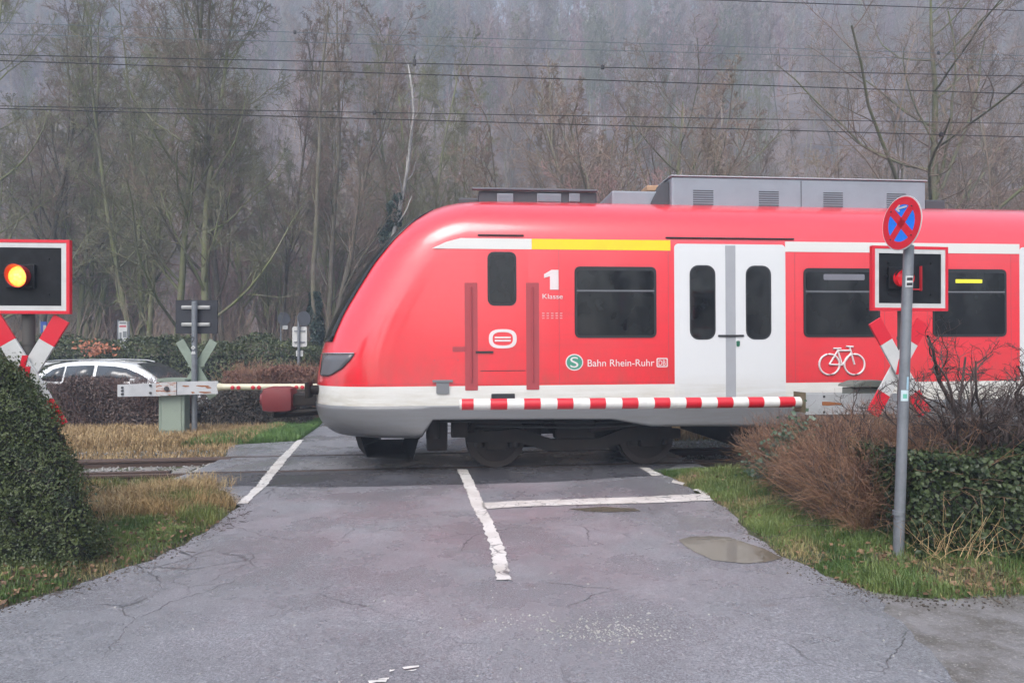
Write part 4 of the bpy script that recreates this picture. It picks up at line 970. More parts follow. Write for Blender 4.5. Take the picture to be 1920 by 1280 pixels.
m = MB(); m.box(.0, .10, -.78, -.62, .78, .95, .03); m.box(.0, .10, .62, .78, .78, .95, .03); m.build('tail_light', sg_red, t)
m = MB(); m.box(4.28, 4.42, -.70, -.48, .60, .72, .03); m.box(4.28, 4.42, .48, .70, .60, .72, .03); m.build('headlight', head, t)
m = MB(); m.box(2.75, 2.9, -1.02, -.86, .98, 1.1, .03); m.build('wing_mirror', carw.m, t)
# ================================================================== trees
def norm(a): return a/(np.linalg.norm(a, axis=-1, keepdims=True)+1e-9)
def walk(P0, D0, L, segs, wander, up, r, droop=0):
    """grow polylines (N, segs+1, 3) from start points and directions"""
    N = len(P0); P = np.empty((N, segs+1, 3)); P[:, 0] = P0; D = norm(D0); st = (L/segs)[:, None]
    for s in range(segs):
        D = norm(D+r.normal(0, wander, (N, 3))+np.array([0, 0, up]))
        P[:, s+1] = P[:, s]+D*st
    return P
def sprout(PP, PR, PL, n, t0, t1, ang, lf, segs, wander, up, rf, r, rmin=.004, tpow=1.0):
    """n children on every parent; returns polylines, radii, lengths"""
    N, S, _ = PP.shape; M = N*n
    par = np.repeat(np.arange(N), n); t = t0+(t1-t0)*((np.tile(np.arange(n), N)+r.uniform(0, 1, M))/n)**tpow
    f = t*(S-1); i = np.minimum(f.astype(int), S-2); w = (f-i)[:, None]
    P0 = PP[par, i]*(1-w)+PP[par, i+1]*w; T = norm(PP[par, i+1]-PP[par, i])
    R0 = PR[par, i]*(1-w[:, 0])+PR[par, i+1]*w[:, 0]
    q = norm(np.cross(T, r.normal(0, 1, (M, 3)))); a = np.radians(r.normal(ang, ang*.22, M))[:, None]
    D = T*np.cos(a)+q*np.sin(a)
    L = PL[par]*lf*(1.15-.75*t)*r.uniform(.6, 1.25, M)
    P = walk(P0, D, L, segs, wander, up, r)
    r0 = np.maximum(rmin, np.minimum(R0*.8, R0*rf+.0)*r.uniform(.8, 1.1, M))
    R = r0[:, None]*np.linspace(1, .35, segs+1)[None]; R = np.maximum(R, rmin*.6)
    return P, R, L
def tree_mesh(seed, H, r0=.16, stems=1, lean=.06, n=(14, 8, 7, 5), t0=.3, ang=(42, 50, 54, 54), lf=(.42, .5, .5, .6), up=(.10, .06, .03, .01), wander=(.09, .10, .11, .12), rmin=.0085, split=1.0, trunk_w=.03, stub=0, sides=(9, 6, 4, 3)):
    r = np.random.default_rng(seed)
    P0 = np.zeros((stems, 3)); P0[:, :2] = r.normal(0, .12 if stems > 1 else 0, (stems, 2)); P0[:, 2] = -.3
    D0 = np.stack([r.normal(0, lean*split, stems), r.normal(0, lean*split, stems), np.ones(stems)], 1)
    L = np.full(stems, H)*r.uniform(.82, 1.0, stems); L[0] = H
    P = walk(P0, D0, L, 14, trunk_w, .03, r); R = r0*r.uniform(.75, 1, (stems, 1))*np.linspace(1, .12, 15)[None]**.9; R[:, 0] *= 1.35
    parts = [tubes(P, R, sides[0])]; crown = []
    p1 = sprout(P, R, L, n[0], t0, .99, ang[0], lf[0], 8, wander[0], up[0], .5, r, .02)
    parts.append(tubes(p1[0], p1[1], sides[1]))
    p2 = sprout(*p1, n[1], .2, 1, ang[1], lf[1], 6, wander[1], up[1], .6, r, .012); crown.append(tubes(p2[0], p2[1], sides[2]))
    p3 = sprout(*p2, n[2], .15, 1, ang[2], lf[2], 4, wander[2], up[2], .6, r, rmin); crown.append(tubes(p3[0], p3[1], 3))
    if n[3]:
        p4 = sprout(*p3, n[3], .15, 1, ang[3], lf[3], 3, wander[3], up[3], .7, r, rmin*.8); crown.append(tubes(p4[0], p4[1], 3))
    return parts, crown
def merge(L_):
    V, Fc, o = [], [], 0
    for v, f in L_: V.append(v); Fc.append(f+o); o += len(v)
    return np.concatenate(V), np.concatenate(Fc)
def bark(name, a, b, moss, mossamt=.5, sc=2.5):
    k = NT(name); co = k.pos('obj'); oi = k.n('ObjectInfo')
    c = k.mix(k.ramp(k.noise(co, sc, 5, .7), .35, .65), a, b)
    m = k.math('MULTIPLY', k.ramp(k.noise(co, .8, 4, .7), .40, .62), mossamt); c = k.mix(m, c, moss)
    h = k.n('HueSaturation'); k.l(c, h.inputs['Color']); h.inputs['Value'].default_value = 1; k.l(k.math('ADD', k.math('MULTIPLY', oi.outputs['Random'], .5), .75), h.inputs['Value'])
    k.set(Base_Color=h.outputs[0], Roughness=.85, Specular_IOR_Level=.2); return k.m
bk_green = bark('bark_mossy', (.13, .125, .085), (.20, .19, .13), (.16, .18, .07), .8)
tw_green = bark('twigs_mossy', (.15, .13, .10), (.20, .175, .125), (.165, .18, .085), .8, 1.2)
bk_brown = bark('bark_brown', (.12, .10, .085), (.19, .165, .14), (.14, .15, .07), .4)
tw_brown = bark('twigs_brown', (.21, .15, .125), (.28, .205, .17), (.17, .165, .09), .4, 1.2)
tw_pink = bark('twigs_reddish', (.24, .145, .14), (.30, .20, .185), (.18, .13, .11), .3, 1.2)
bk_birch = bark('bark_birch', (.42, .40, .38), (.62, .60, .58), (.10, .09, .08), .5, 6)
bk_dark = bark('bark_dark', (.035, .032, .028), (.06, .055, .05), (.06, .07, .035), .4)
KINDS = {}
def kind(name, trunk_m, crown_m, **kw):
    parts, crown = tree_mesh(**kw)
    KINDS[name] = (np_mesh('trunk', *merge(parts), True), np_mesh('crown', *merge(crown), False), trunk_m, crown_m)
    KINDS[name][0].materials.append(trunk_m); KINDS[name][1].materials.append(crown_m)
kind('tallA', bk_green, tw_green, seed=11, H=18, r0=.20, n=(20, 8, 6, 8), t0=.16, ang=(48, 50, 52, 55), lf=(.30, .46, 0.58, .85))
kind('tallB', bk_green, tw_green, seed=12, H=18, r0=.15, stems=3, split=2.6, n=(12, 7, 6, 8), t0=.15, ang=(38, 50, 52, 52), lf=(.28, .48, 0.58, .85))
kind('tallC', bk_brown, tw_brown, seed=13, H=17, r0=.17, stems=2, split=2, n=(15, 8, 6, 8), t0=.22, ang=(35, 46, 50, 52), lf=(.32, .48, 0.58, .85))
kind('slimA', bk_brown, tw_brown, seed=14, H=16, r0=.12, n=(20, 7, 6, 8), t0=.3, ang=(40, 48, 52, 52), lf=(.24, .46, 0.58, .85))
kind('slimB', bk_green, tw_green, seed=15, H=15, r0=.11, stems=2, split=1.5, n=(15, 7, 6, 8), t0=.2, ang=(36, 48, 52, 52), lf=(.25, .46, 0.58, .85))
kind('oakA', bk_green, tw_brown, seed=16, H=13.5, r0=.30, n=(16, 9, 7, 8), t0=.12, ang=(50, 50, 52, 55), lf=(.62, .48, 0.56, .85), wander=(.12, .15, .18, .2), up=(.09, .06, .04, .03), trunk_w=.06)
kind('oakB', bk_green, tw_brown, seed=26, H=15, r0=.26, n=(22, 9, 6, 8), t0=.13, ang=(60, 46, 50, 52), lf=(.60, .5, .5, .7), lean=.02, trunk_w=.03, up=(.05, .05, .03, .01))
kind('shrubA', bk_brown, tw_brown, seed=17, H=9, r0=.09, stems=6, split=5, n=(9, 6, 5, 8), t0=.12, ang=(30, 44, 50, 52), lf=(.42, .5, 0.58, .85))
kind('shrubP', bk_brown, tw_pink, seed=18, H=8.5, r0=.06, stems=7, split=4, n=(9, 6, 5, 3), t0=.15, ang=(24, 36, 42, 45), lf=(.4, .5, 0.58, .85))
kind('birch', bk_birch, tw_pink, seed=19, H=13, r0=.09, n=(18, 6, 6, 8), t0=.35, ang=(34, 44, 50, 52), lf=(.22, .5, 0.58, .85), up=(.08, .02, -.02, -.04))
kind('pollard', bark('bark_yellow_moss', (.13, .12, .06), (.20, .19, .08), (.24, .23, .06), .9), tw_green, seed=20, H=5.2, r0=.2, n=(7, 4, 5, 3), t0=.6, ang=(48, 48, 52, 52), lf=(.8, .35, 0.58, .85), wander=(.14, .16, .18, .2))
GT = 'bare trees between the crossing and the wooded hill'
def tree(kn, x, y, sc, rz, label, group=None, name='bare_tree', sxy=1.0):
    t = thing(name, label, 'tree', (x, y, float(GH(x, y))), (0, 0, rz), group)
    tm, cm, a, b = KINDS[kn]; t.scale = (sc*sxy, sc*sxy, sc)
    for nm, me in (('trunk', tm), ('crown', cm)):
        o = bpy.data.objects.new(nm, me); COL.objects.link(o); o.parent = t
    return t
def tp(px, Y): return (px-HX)/F*Y
KEY = [('tallB',270,27,1.0,.3,'tall mossy tree of several stems, first of the thick group behind the white car'),
 ('tallA',322,25,1.0,1.2,'tall straight mossy trunk just left of the dark back of the far signal'),
 ('tallA',385,24.5,.98,2.6,'thick mossy trunk rising directly behind the dark back of the far signal board'),
 ('tallC',425,27.5,1.02,4.0,'tall bare tree just right of the far signal board, leaning over the brown hedge'),
 ('tallB',150,29,1.0,5.1,'spreading mossy tree above the left end of the white car'),
 ('tallC',62,27,1.0,.8,'dense bare tree rising behind the left board with the lit lamp'),
 ('tallA',-30,25,.95,3.3,'mossy tree at the left edge of the picture beside the lit signal'),
 ('slimB',205,33,1.1,2.0,'slender double-stemmed tree standing behind the white notice board'),
 ('tallC',602,29,.98,5.5,'dark tree rising straight above the thin post with the white rectangular sign'),
 ('slimA',520,32,1.05,1.0,'slender brown tree between the far signal board and the thin post sign'),
 ('tallA',465,35,1.0,4.4,'tall green-brown tree set back behind the brown hedge'),
 ('tallB',790,31,1.02,.1,'tall fan-shaped tree whose stems rise behind the slope of the train nose'),
 ('tallA',745,36,1.0,2.1,'tall tree right behind the ivy-covered trunk'),
 ('slimB',880,34,1.0,3.6,'slender tree rising above the front end of the train roof'),
 ('shrubA',1000,29,1.3,1.4,'many-stemmed bare bush above the low roof frame of the train'),
 ('shrubP',1150,23,.92,.5,'reddish upright bush just behind the gap between the train\'s roof units'),
 ('tallC',1110,31,.82,2.8,'bare tree with crooked limbs above the middle of the train roof'),
 ('shrubA',1210,27,1.5,4.1,'big many-stemmed bush rising left of the large grey roof unit'),
 ('oakB',1255,32,.95,5.0,'wide bare tree behind the left end of the large grey roof unit'),
 ('birch',1338,37,1.0,2.2,'birch with reddish crown and white stem above the large grey roof unit'),
 ('birch',1462,35,.80,4.6,'small crooked white birch above the right half of the large grey roof unit'),
 ('pollard',1530,20,1.1,.4,'cut-back tree with yellow mossy branches just above the large grey roof unit'),
 ('pollard',1468,23,1.0,2.9,'smaller cut-back mossy tree just showing over the large grey roof unit'),
 ('oakB',1768,26,1.04,1.9,'broad spreading bare tree rising behind the no-stopping sign'),
 ('tallC',1930,29,.9,.9,'bare tree at the right edge of the picture above the train'),
 ('shrubA',1840,24,.85,3.0,'low bare bush at the right above the train roof'),
 ('shrubA',1640,31,1.4,5.2,'bare bush between the birches and the broad spreading tree')]
for kn, px, Y, sc_t, rz, lab in KEY: tree(kn, tp(px, Y), Y, sc_t, rz, lab)
r = random.Random(5); placed = []
n_ = 0
while n_ < 70:                                  # lower ones filling between the big trees
    Y = r.uniform(30, 47); px = r.uniform(-120, 2040); x = tp(px, Y)
    if any((x-a)**2+(Y-b)**2 < 5 for a, b in placed): continue
    placed.append((x, Y)); n_ += 1
    kn = r.choice(['slimA', 'slimB', 'shrubA', 'shrubP', 'tallC', 'slimB'] if px < 900 else ['shrubA', 'shrubP', 'slimA', 'shrubA', 'shrubP'])
    tree(kn, x, Y, r.uniform(.6, .9) if px > 900 else r.uniform(.75, 1.0), r.uniform(0, 6.28), {'shrubA': 'brown many-stemmed bush in the tangle behind the big trees', 'shrubP': 'reddish upright bush in the tangle behind the big trees'}.get(kn, 'young bare tree in the tangle behind the big trees'), {'shrubA': 'brown bushes of the wood edge', 'shrubP': 'reddish bushes of the wood edge'}.get(kn, 'young trees of the wood edge'))
n_ = 0
while n_ < 180:                                 # the lower slope
    Y = r.uniform(48, 84); x = r.uniform(-.85, .85)*Y
    if any((x-a)**2+(Y-b)**2 < 6 for a, b in placed): continue
    placed.append((x, Y)); n_ += 1
    kn = r.choice(['slimA', 'slimA', 'tallC', 'birch', 'slimB', 'tallC', 'shrubP'])
    tree(kn, x, Y, r.uniform(.75, 1.0), r.uniform(0, 6.28), {'slimA': 'slender single-stemmed bare tree on the foot of the misty wooded slope', 'slimB': 'greenish double-stemmed bare tree on the foot of the misty wooded slope', 'tallC': 'brown forked bare tree on the foot of the misty wooded slope', 'birch': 'white-stemmed birch on the foot of the misty wooded slope', 'shrubP': 'reddish many-stemmed bush on the foot of the misty wooded slope'}[kn], {'birch': 'birches on the lower slope', 'shrubP': 'reddish bushes on the lower slope', 'slimA': 'slender trees on the lower slope', 'slimB': 'double-stemmed trees on the lower slope'}.get(kn, 'forked trees on the lower slope'))
# ivy-clad trunk with white birch stem above
iv_leaf = NT('ivy_dark'); oi = iv_leaf.pos(); iv_leaf.set(Base_Color=iv_leaf.mix(iv_leaf.ramp(iv_leaf.noise(oi, 9, 2), .35, .65), (.014, .032, .022), (.030, .055, .038)), Roughness=.35); iv_leaf = iv_leaf.m
def leaves(P, N_, size, r, asp=.6, fold=.25):
    """P points, N_ facing vectors -> folded leaf quads"""
    n = len(P); N_ = norm(N_+r.normal(0, .55, (n, 3))); T = norm(np.cross(N_, r.normal(0, 1, (n, 3)))); B = np.cross(N_, T)
    s = (size*r.uniform(.6, 1.3, n))[:, None]
    V = np.stack([P-T*s, P-B*s*asp+N_*s*fold, P+T*s, P+B*s*asp+N_*s*fold], 1)
    return V.reshape(-1, 3), np.arange(n*4).reshape(n, 4)
rl = np.random.default_rng(31)
def ivy_trunk(px, Y, z1, ztop, rad, label, birch=True, seed=1):
    x = tp(px, Y); z0 = float(GH(x, Y)); t = thing('ivy_covered_tree', label, 'tree', (x, Y, z0)); rr = np.random.default_rng(seed)
    P = walk(np.array([[0, 0, -.2]]), np.array([[.0, 0, 1.]]), np.array([ztop]), 14, .07, .05, rr); R = np.linspace(.14, .03, 15)[None]
    p1 = sprout(P, R, np.array([ztop]), 12, .5, 1, 30, .14, 5, .12, .15, .5, rr, .012); p2 = sprout(*p1, 6, .2, 1, 35, .6, 4, .15, .05, .6, rr, .008); p3 = sprout(*p2, 5, .2, 1, 38, .6, 3, .2, 0, .6, rr, .006)
    link('trunk', np_mesh('trunk', *merge([tubes(P, R, 8), tubes(p1[0], p1[1], 5)]), True), bk_birch if birch else bk_brown, t)
    link('crown', np_mesh('crown', *merge([tubes(p2[0], p2[1], 3), tubes(p3[0], p3[1], 3)])), tw_pink if birch else tw_brown, t)
    n = 9000; h = rr.uniform(0, 1, n)**1.1*z1; a = rr.uniform(0, 6.28, n); lobes = 1+.35*np.sin(h*2.1+a*2)+.25*np.sin(h*5.3+a); rd = rad*lobes*(1-.5*h/z1)*rr.uniform(.55, 1.1, n)
    ii = np.clip(h/ztop*14, 0, 13).astype(int); c = P[0, ii]
    pts = np.stack([c[:, 0]+rd*np.cos(a), c[:, 1]+rd*np.sin(a), h], 1); V, Fc = leaves(pts, np.stack([np.cos(a), np.sin(a), np.full(n, .3)], 1), .07, rr)
    link('ivy', np_mesh('ivy', V, Fc), iv_leaf, t)
ivy_trunk(713, 29, 8.3, 14.0, .50, 'trunk clad in dark ivy with a white birch stem above, beside the train roof', True, 3)
ivy_trunk(597, 27, 4.2, 15.0, .34, 'dark ivy-covered trunk behind the thin post with the white rectangular sign', False, 4)
# the far wood: one mass nobody could count
def forest(name, pts, kn, seed, smin, smax):
    me = bpy.data.meshes.new(name); me.from_pydata([tuple(p) for p in pts], [], [])
    o = bpy.data.objects.new(name, me); COL.objects.link(o); tag(o, kind='stuff')
    g = bpy.data.node_groups.new(name, 'GeometryNodeTree'); g.interface.new_socket('Geometry', in_out='INPUT', socket_type='NodeSocketGeometry'); g.interface.new_socket('Geometry', in_out='OUTPUT', socket_type='NodeSocketGeometry')
    N = g.nodes; gi = N.new('NodeGroupInput'); go = N.new('NodeGroupOutput'); ip = N.new('GeometryNodeInstanceOnPoints'); jo = N.new('GeometryNodeJoinGeometry')
    src = FAR[kn]; oi_ = N.new('GeometryNodeObjectInfo'); oi_.inputs['Object'].default_value = src
    rv = N.new('FunctionNodeRandomValue'); rv.data_type = 'FLOAT_VECTOR'; rv.inputs[0].default_value = (0, 0, 0); rv.inputs[1].default_value = (0, 0, 6.28); rv.inputs['Seed'].default_value = seed
    rs = N.new('FunctionNodeRandomValue'); rs.data_type = 'FLOAT'; rs.inputs[2].default_value = smin; rs.inputs[3].default_value = smax; rs.inputs['Seed'].default_value = seed+9
    L_ = g.links; L_.new(gi.outputs[0], ip.inputs['Points']); L_.new(oi_.outputs['Geometry'], ip.inputs['Instance']); L_.new(rv.outputs[0], ip.inputs['Rotation']); L_.new(rs.outputs[1], ip.inputs['Scale']); L_.new(ip.outputs[0], go.inputs[0])
    md = o.modifiers.new('forest', 'NODES'); md.node_group = g; return o
FAR = {}
for kn, mt, kw in (('farA', tw_brown, dict(seed=41, H=17, r0=.12, n=(18, 8, 7, 4), t0=.25, lf=(.28, .5, .5, .6), rmin=.019, sides=(5, 4, 3, 3))), ('farB', tw_green, dict(seed=42, H=16, r0=.11, stems=2, split=2, n=(14, 7, 6, 4), t0=.2, lf=(.3, .5, .5, .6), rmin=.019, sides=(5, 4, 3, 3))), ('farC', tw_pink, dict(seed=43, H=13, r0=.10, stems=3, split=2, n=(12, 6, 6, 4), t0=.2, ang=(34, 36, 38, 40), lf=(.28, .5, .5, .6), rmin=.019, sides=(4, 3, 3, 3)))):
    pa, cr = tree_mesh(**kw); me = np_mesh('far_wood_tree', *merge(pa+cr)); me.materials.append(mt)
    FAR[kn] = me
far_src = {}
rf = np.random.default_rng(77)
def scatter(n, y0, y1, fx_, mind):
    out = []
    while len(out) < n:
        Y = y0+(y1-y0)*rf.uniform()**.8; x = rf.uniform(-1, 1)*(fx_*Y+12); out.append((x, Y, float(GH(x, Y))))
    return out
_me = dict(FAR); FAR = {}
for i, (kn, me) in enumerate(_me.items()):
    # the source tree of each kind really stands in the wood as well
    x, Y = (-30, 8, 45)[i], (92, 96, 94)[i]
    o = bpy.data.objects.new('hillside_tree', me); COL.objects.link(o); o.location = (x, Y, float(GH(x, Y)))
    tag(o, 'bare tree high on the misty wooded slope', 'tree', 'bare trees high on the slope'); FAR[kn] = o
forest('wooded_hillside', scatter(520, 80, 205, .85, 3), 'farA', 1, .8, 1.15)
forest('wooded_hillside', scatter(330, 80, 205, .85, 3), 'farB', 2, .8, 1.15)
forest('wooded_hillside', scatter(420, 80, 205, .85, 3), 'farC', 3, .9, 1.3)
bp = [(rf.uniform(-70, 70), -rf.uniform(17, 45), 0.0) for _ in range(70)]
forest('woodland_behind_the_road', [(x, y, float(GH(x, y))) for x, y, _ in bp if abs(x) > 5 or y < -30], 'farB', 5, .6, .85)
# ================================================================== hedges, bushes, grass
def leafmat(name, a, b, rough=.35, sc=11, spec=.5):
    k = NT(name); co = k.pos(); k.set(Base_Color=k.mix(k.ramp(k.noise(co, sc, 3, .6), .38, .62), a, b), Roughness=rough, Specular_IOR_Level=spec); return k.m
lf_box = leafmat('leaf_dark_green', (.020, .034, .010), (.068, .088, .028), .42, 6, .35); lf_ivy = leafmat('leaf_ivy', (.016, .030, .010), (.050, .070, .024), .42, 11, .3)
lf_hedge = leafmat('leaf_hedge_green', (.028, .045, .014), (.085, .10, .035), .5, 2.5); lf_rust = leafmat('leaf_beech_rust', (.12, .05, .035), (.22, .10, .065), .6); lf_orange = leafmat('leaf_orange', (.30, .10, .055), (.42, .16, .08), .6)
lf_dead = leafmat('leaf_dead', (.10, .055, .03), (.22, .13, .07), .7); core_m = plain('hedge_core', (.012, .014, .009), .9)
tw_red = leafmat('twig_red_brown', (.13, .062, .040), (.30, .17, .10), .7, 6); tw_dark = leafmat('twig_dark', (.030, .022, .020), (.085, .06, .052), .6, 6)
straw = leafmat('straw', (.26, .17, .08), (.42, .30, .15), .7, 5); gr_green = leafmat('grass_green', (.05, .10, .02), (.17, .22, .065), .5, 1.6); gr_far = leafmat('grass_pale', (.16, .15, .06), (.30, .24, .11), .6, 3)
def stems(base, L, r, lean, segs, wander, rad, up=.0):
    N = len(base); D = np.stack([r.normal(0, lean, N), r.normal(0, lean, N), np.ones(N)], 1)
    P = walk(base, D, L, segs, wander, up, r); return P, (rad[:, None] if np.ndim(rad) else rad)*np.linspace(1, .4, segs+1)[None]*np.ones((N, 1))
def bush_volume(F_in, lo, hi, n, r):
    """random points with F_in(x,y,z)<1, thinned towards the surface"""
    out = []
    while sum(map(len, out)) < n:
        p = r.uniform(lo, hi, (n*2, 3)); f = F_in(p); k_ = (f < 1) & (r.uniform(0, 1, len(p)) < np.clip((f-.45)*2.2, .05, 1)); out.append(p[k_])
    return np.concatenate(out)[:n]
def grad(F_in, p, e=.05):
    g_ = np.stack([F_in(p+np.array(d)*e)-F_in(p-np.array(d)*e) for d in ((1,0,0),(0,1,0),(0,0,1))], 1); return norm(g_)
# ---- big dark evergreen bush, near left: flat-topped towards the left, falling to the road
def FL(p):
    x, y, z = p[..., 0], p[..., 1], p[..., 2]; nb = 1+.08*np.sin(x*5+z*6)*np.cos(y*5-z*4)+.06*np.sin(x*15+y*13+z*17)
    xr = np.interp(z, [0, .283, .54, .80, .974, 1.143, 1.264, 1.406, 1.58, 1.665, 1.9], [-3.30, -3.37, -3.48, -3.56, -3.63, -3.70, -3.82, -3.89, -4.04, -4.19, -4.9])-.80*np.maximum(0, y-5.35)**1.1
    a = (x-xr)/.5+1; yf = 5.15+.18*z; b = (yf-y)/.35+1; c_ = (y-7.0)/.6+1; d_ = (z-1.86-.04*np.sin(x*3))/.3+1
    return np.maximum.reduce([a, b, c_, d_, np.zeros_like(x)])*nb**1.5
r1 = np.random.default_rng(101)
t = thing('evergreen_bush', 'big dense dark green bush with small glossy leaves in front of the lit signal', 'bush', (-4.2, 5.8, float(GH(-4.2, 5.8))))
def local(V, t_): return V-np.array(t_.location)[None]
def shell(F_in, lo, hi, n, r, thick=.22):
    out = []; c = 0
    while c < n:
        p = r.uniform(lo, hi, (n*3, 3)); f = F_in(p); k_ = (f < 1.03) & (f > 1-thick/.5); out.append(p[k_]); c += k_.sum()
    return np.concatenate(out)[:n]
P = shell(FL, (-7.5, 4.6, .02), (-3.0, 7.3, 2.0), 190000, r1, .3); P = P+grad(FL, P)*r1.exponential(.022, len(P))[:, None]; V, Fc = leaves(P, grad(FL, P), .0135, r1, .6)
link('foliage', np_mesh('foliage', local(V, t), Fc), lf_box, t)
m = MB(); m.poly([(0,0,0),(1,0,0),(1,1,0)]); m.bm.clear()
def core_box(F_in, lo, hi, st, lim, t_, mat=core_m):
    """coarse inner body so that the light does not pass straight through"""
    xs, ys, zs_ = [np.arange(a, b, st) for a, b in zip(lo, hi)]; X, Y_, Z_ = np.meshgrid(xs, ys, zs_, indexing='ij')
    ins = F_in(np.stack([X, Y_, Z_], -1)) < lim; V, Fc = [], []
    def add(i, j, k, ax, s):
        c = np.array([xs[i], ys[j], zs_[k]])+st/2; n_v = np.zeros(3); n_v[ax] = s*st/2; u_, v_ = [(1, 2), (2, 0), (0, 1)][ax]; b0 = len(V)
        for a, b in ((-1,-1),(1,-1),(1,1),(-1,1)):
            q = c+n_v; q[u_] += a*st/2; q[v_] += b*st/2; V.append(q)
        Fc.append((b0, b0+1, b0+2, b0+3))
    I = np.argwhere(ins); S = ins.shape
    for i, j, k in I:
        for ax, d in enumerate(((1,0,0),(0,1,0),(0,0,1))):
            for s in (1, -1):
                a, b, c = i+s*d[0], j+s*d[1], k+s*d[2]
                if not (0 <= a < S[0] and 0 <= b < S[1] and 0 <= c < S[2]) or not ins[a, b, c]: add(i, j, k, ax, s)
    return link('light_blocking_core', np_mesh('light_blocking_core', local(np.array(V), t_), Fc), mat, t_)
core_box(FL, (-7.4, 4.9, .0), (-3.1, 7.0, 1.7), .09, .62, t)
base = np.stack([r1.uniform(-5.5, -3.4, 260), r1.uniform(5.1, 5.8, 260), r1.uniform(.2, 1.3, 260)], 1); ok = (FL(base) < .98) & (FL(base) > .6); base = base[ok]
Pq, Rq = stems(base[base[:, 0] < -3.5], np.full(int((base[:, 0] < -3.5).sum()), .35), r1, .6, 5, .2, .0028); V, Fc = tubes(Pq, Rq, 3); link('shoots', np_mesh('shoots', local(V, t), Fc), tw_dark, t)
# ---- ivy hedge, near right
def FR(p):
    x, y, z = p[..., 0], p[..., 1], p[..., 2]; nb = 1+.07*np.sin(x*6+z*7)*np.cos(y*6-z*4)
    zt = .92+.05*np.sin(x*3.1); a = (3.12-x)/.3+1; yf = 5.12-.07*(x-3)+.10*np.sin(x*4)+.1*z; b = (yf-y)/.3+1; c_ = (y-6.3)/.4+1; d_ = (z-zt)/.3+1
    return np.maximum.reduce([a, b, c_, d_, np.zeros_like(x)])*nb
r2 = np.random.default_rng(102)
t = thing('ivy_hedge', 'low dense hedge of dark green ivy leaves right of the no-stopping sign pole', 'hedge', (4.2, 5.5, float(GH(4.2, 5.5))))
P = shell(FR, (2.9, 4.8, .1), (8, 6.5, 1.1), 60000, r2); V, Fc = leaves(P, grad(FR, P), .021, r2, .8, .15); link('foliage', np_mesh('foliage', local(V, t), Fc), lf_ivy, t)
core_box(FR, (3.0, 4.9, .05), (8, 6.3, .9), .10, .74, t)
n = 240; base = np.stack([r2.uniform(3.05, 6, n), r2.uniform(4.9, 5.3, n), np.full(n, .18)], 1); Pq, Rq = stems(base, r2.uniform(.15, .5, n), r2, .8, 6, .15, .0025); V, Fc = tubes(Pq, Rq, 3); link('stalks', np_mesh('stalks', local(V, t), Fc), straw, t)
# ---- brown twig hedge along the right verge
def hedge_line(s): # s 0..1 from the far end to the near end: front edge (towards the road)
    return np.interp(s, [0, .35, .7, 1], [3.36, 3.16, 3.03, 3.02]), np.interp(s, [0, .35, .7, 1], [9.0, 7.6, 6.5, 5.75])
r3 = np.random.default_rng(103)
t = thing('bramble_hedge', 'tangled red-brown bramble hedge between the right grass verge and the track', 'hedge', (3.6, 7, float(GH(3.6, 7))))
def hpts(n, r, depth=1.0):
    s = r.uniform(0, 1, n); d = r.uniform(0, 1, n)**1.3*depth; x, y = hedge_line(s); x = x+d*.93+r.normal(0, .04, n); y = y+d*.12*(s < .9); return s, d, x, y
s, d, x, y = hpts(8500, r3); top_ = (.52+.20*s+.12*d)*(1+.16*np.sin(s*23+d*5)+.10*np.sin(s*51-d*9))*r3.uniform(.55, 1.12, len(s)); z = GH(x, y)
P, R = stems(np.stack([x, y, z], 1), top_*1.15, r3, .30, 7, .19, r3.uniform(.0018, .0045, len(s)), -.03); A1 = tubes(P, R, 3)
s2 = sprout(P, R, top_, 4, .25, 1, 50, .45, 4, .22, -.03, .7, r3, .0018); A2 = tubes(s2[0], s2[1], 3)
link('twigs', np_mesh('twigs', local(merge([A1, A2])[0], t), merge([A1, A2])[1]), tw_red, t)
s, d, x, y = hpts(1500, r3, 1.1); P, R = stems(np.stack([x, y, GH(x, y)], 1), (.72+.3*s)*r3.uniform(.6, 1.15, len(s)), r3, .45, 8, .24, .0032, 0); s4 = sprout(P, R, np.full(len(s), .8), 5, .3, 1, 55, .4, 5, .25, 0, .7, r3, .0016); M_ = merge([tubes(P, R, 4), tubes(s4[0], s4[1], 3)]); link('arching_stems', np_mesh('arching_stems', local(M_[0], t), M_[1]), tw_dark, t)
s, d, x, y = hpts(7500, r3, .45); z = GH(x, y); P, R = stems(np.stack([x-.02, y, z], 1), r3.uniform(.2, .62, len(s)), r3, .45, 6, .16, .0026, -.06); A1 = tubes(P, R, 3); link('dry_stalks', np_mesh('dry_stalks', local(A1[0], t), A1[1]), leafmat('dead_stalk', (.20, .115, .065), (.33, .21, .12), .7, 5), t)
s, d, x, y = hpts(1500, r3, .8); P = np.stack([x, y, GH(x, y)+r3.uniform(.05, .95, len(s))*(.5+.3*s)], 1); V, Fc = leaves(P, np.tile([-.6, -.6, .4], (len(P), 1)), .02, r3, .6); link('withered_leaves', np_mesh('withered_leaves', local(V, t), Fc), lf_dead, t)
c0 = np.array([A(1470, 820, 7.2), A(1450, 850, 7.4), A(1500, 800, 7.0), A(1440, 870, 7.6), A(1415, 880, 8.2)]); P = np.concatenate([c_+r3.normal(0, .09, (70, 3)) for c_ in c0]); V, Fc = leaves(P, np.tile([-.4, -.9, .3], (len(P), 1)), .026, r3, .8, .1); link('bramble_leaves', np_mesh('bramble_leaves', local(V, t), Fc), leafmat('leaf_bramble', (.03, .06, .035), (.07, .11, .06), .4), t)
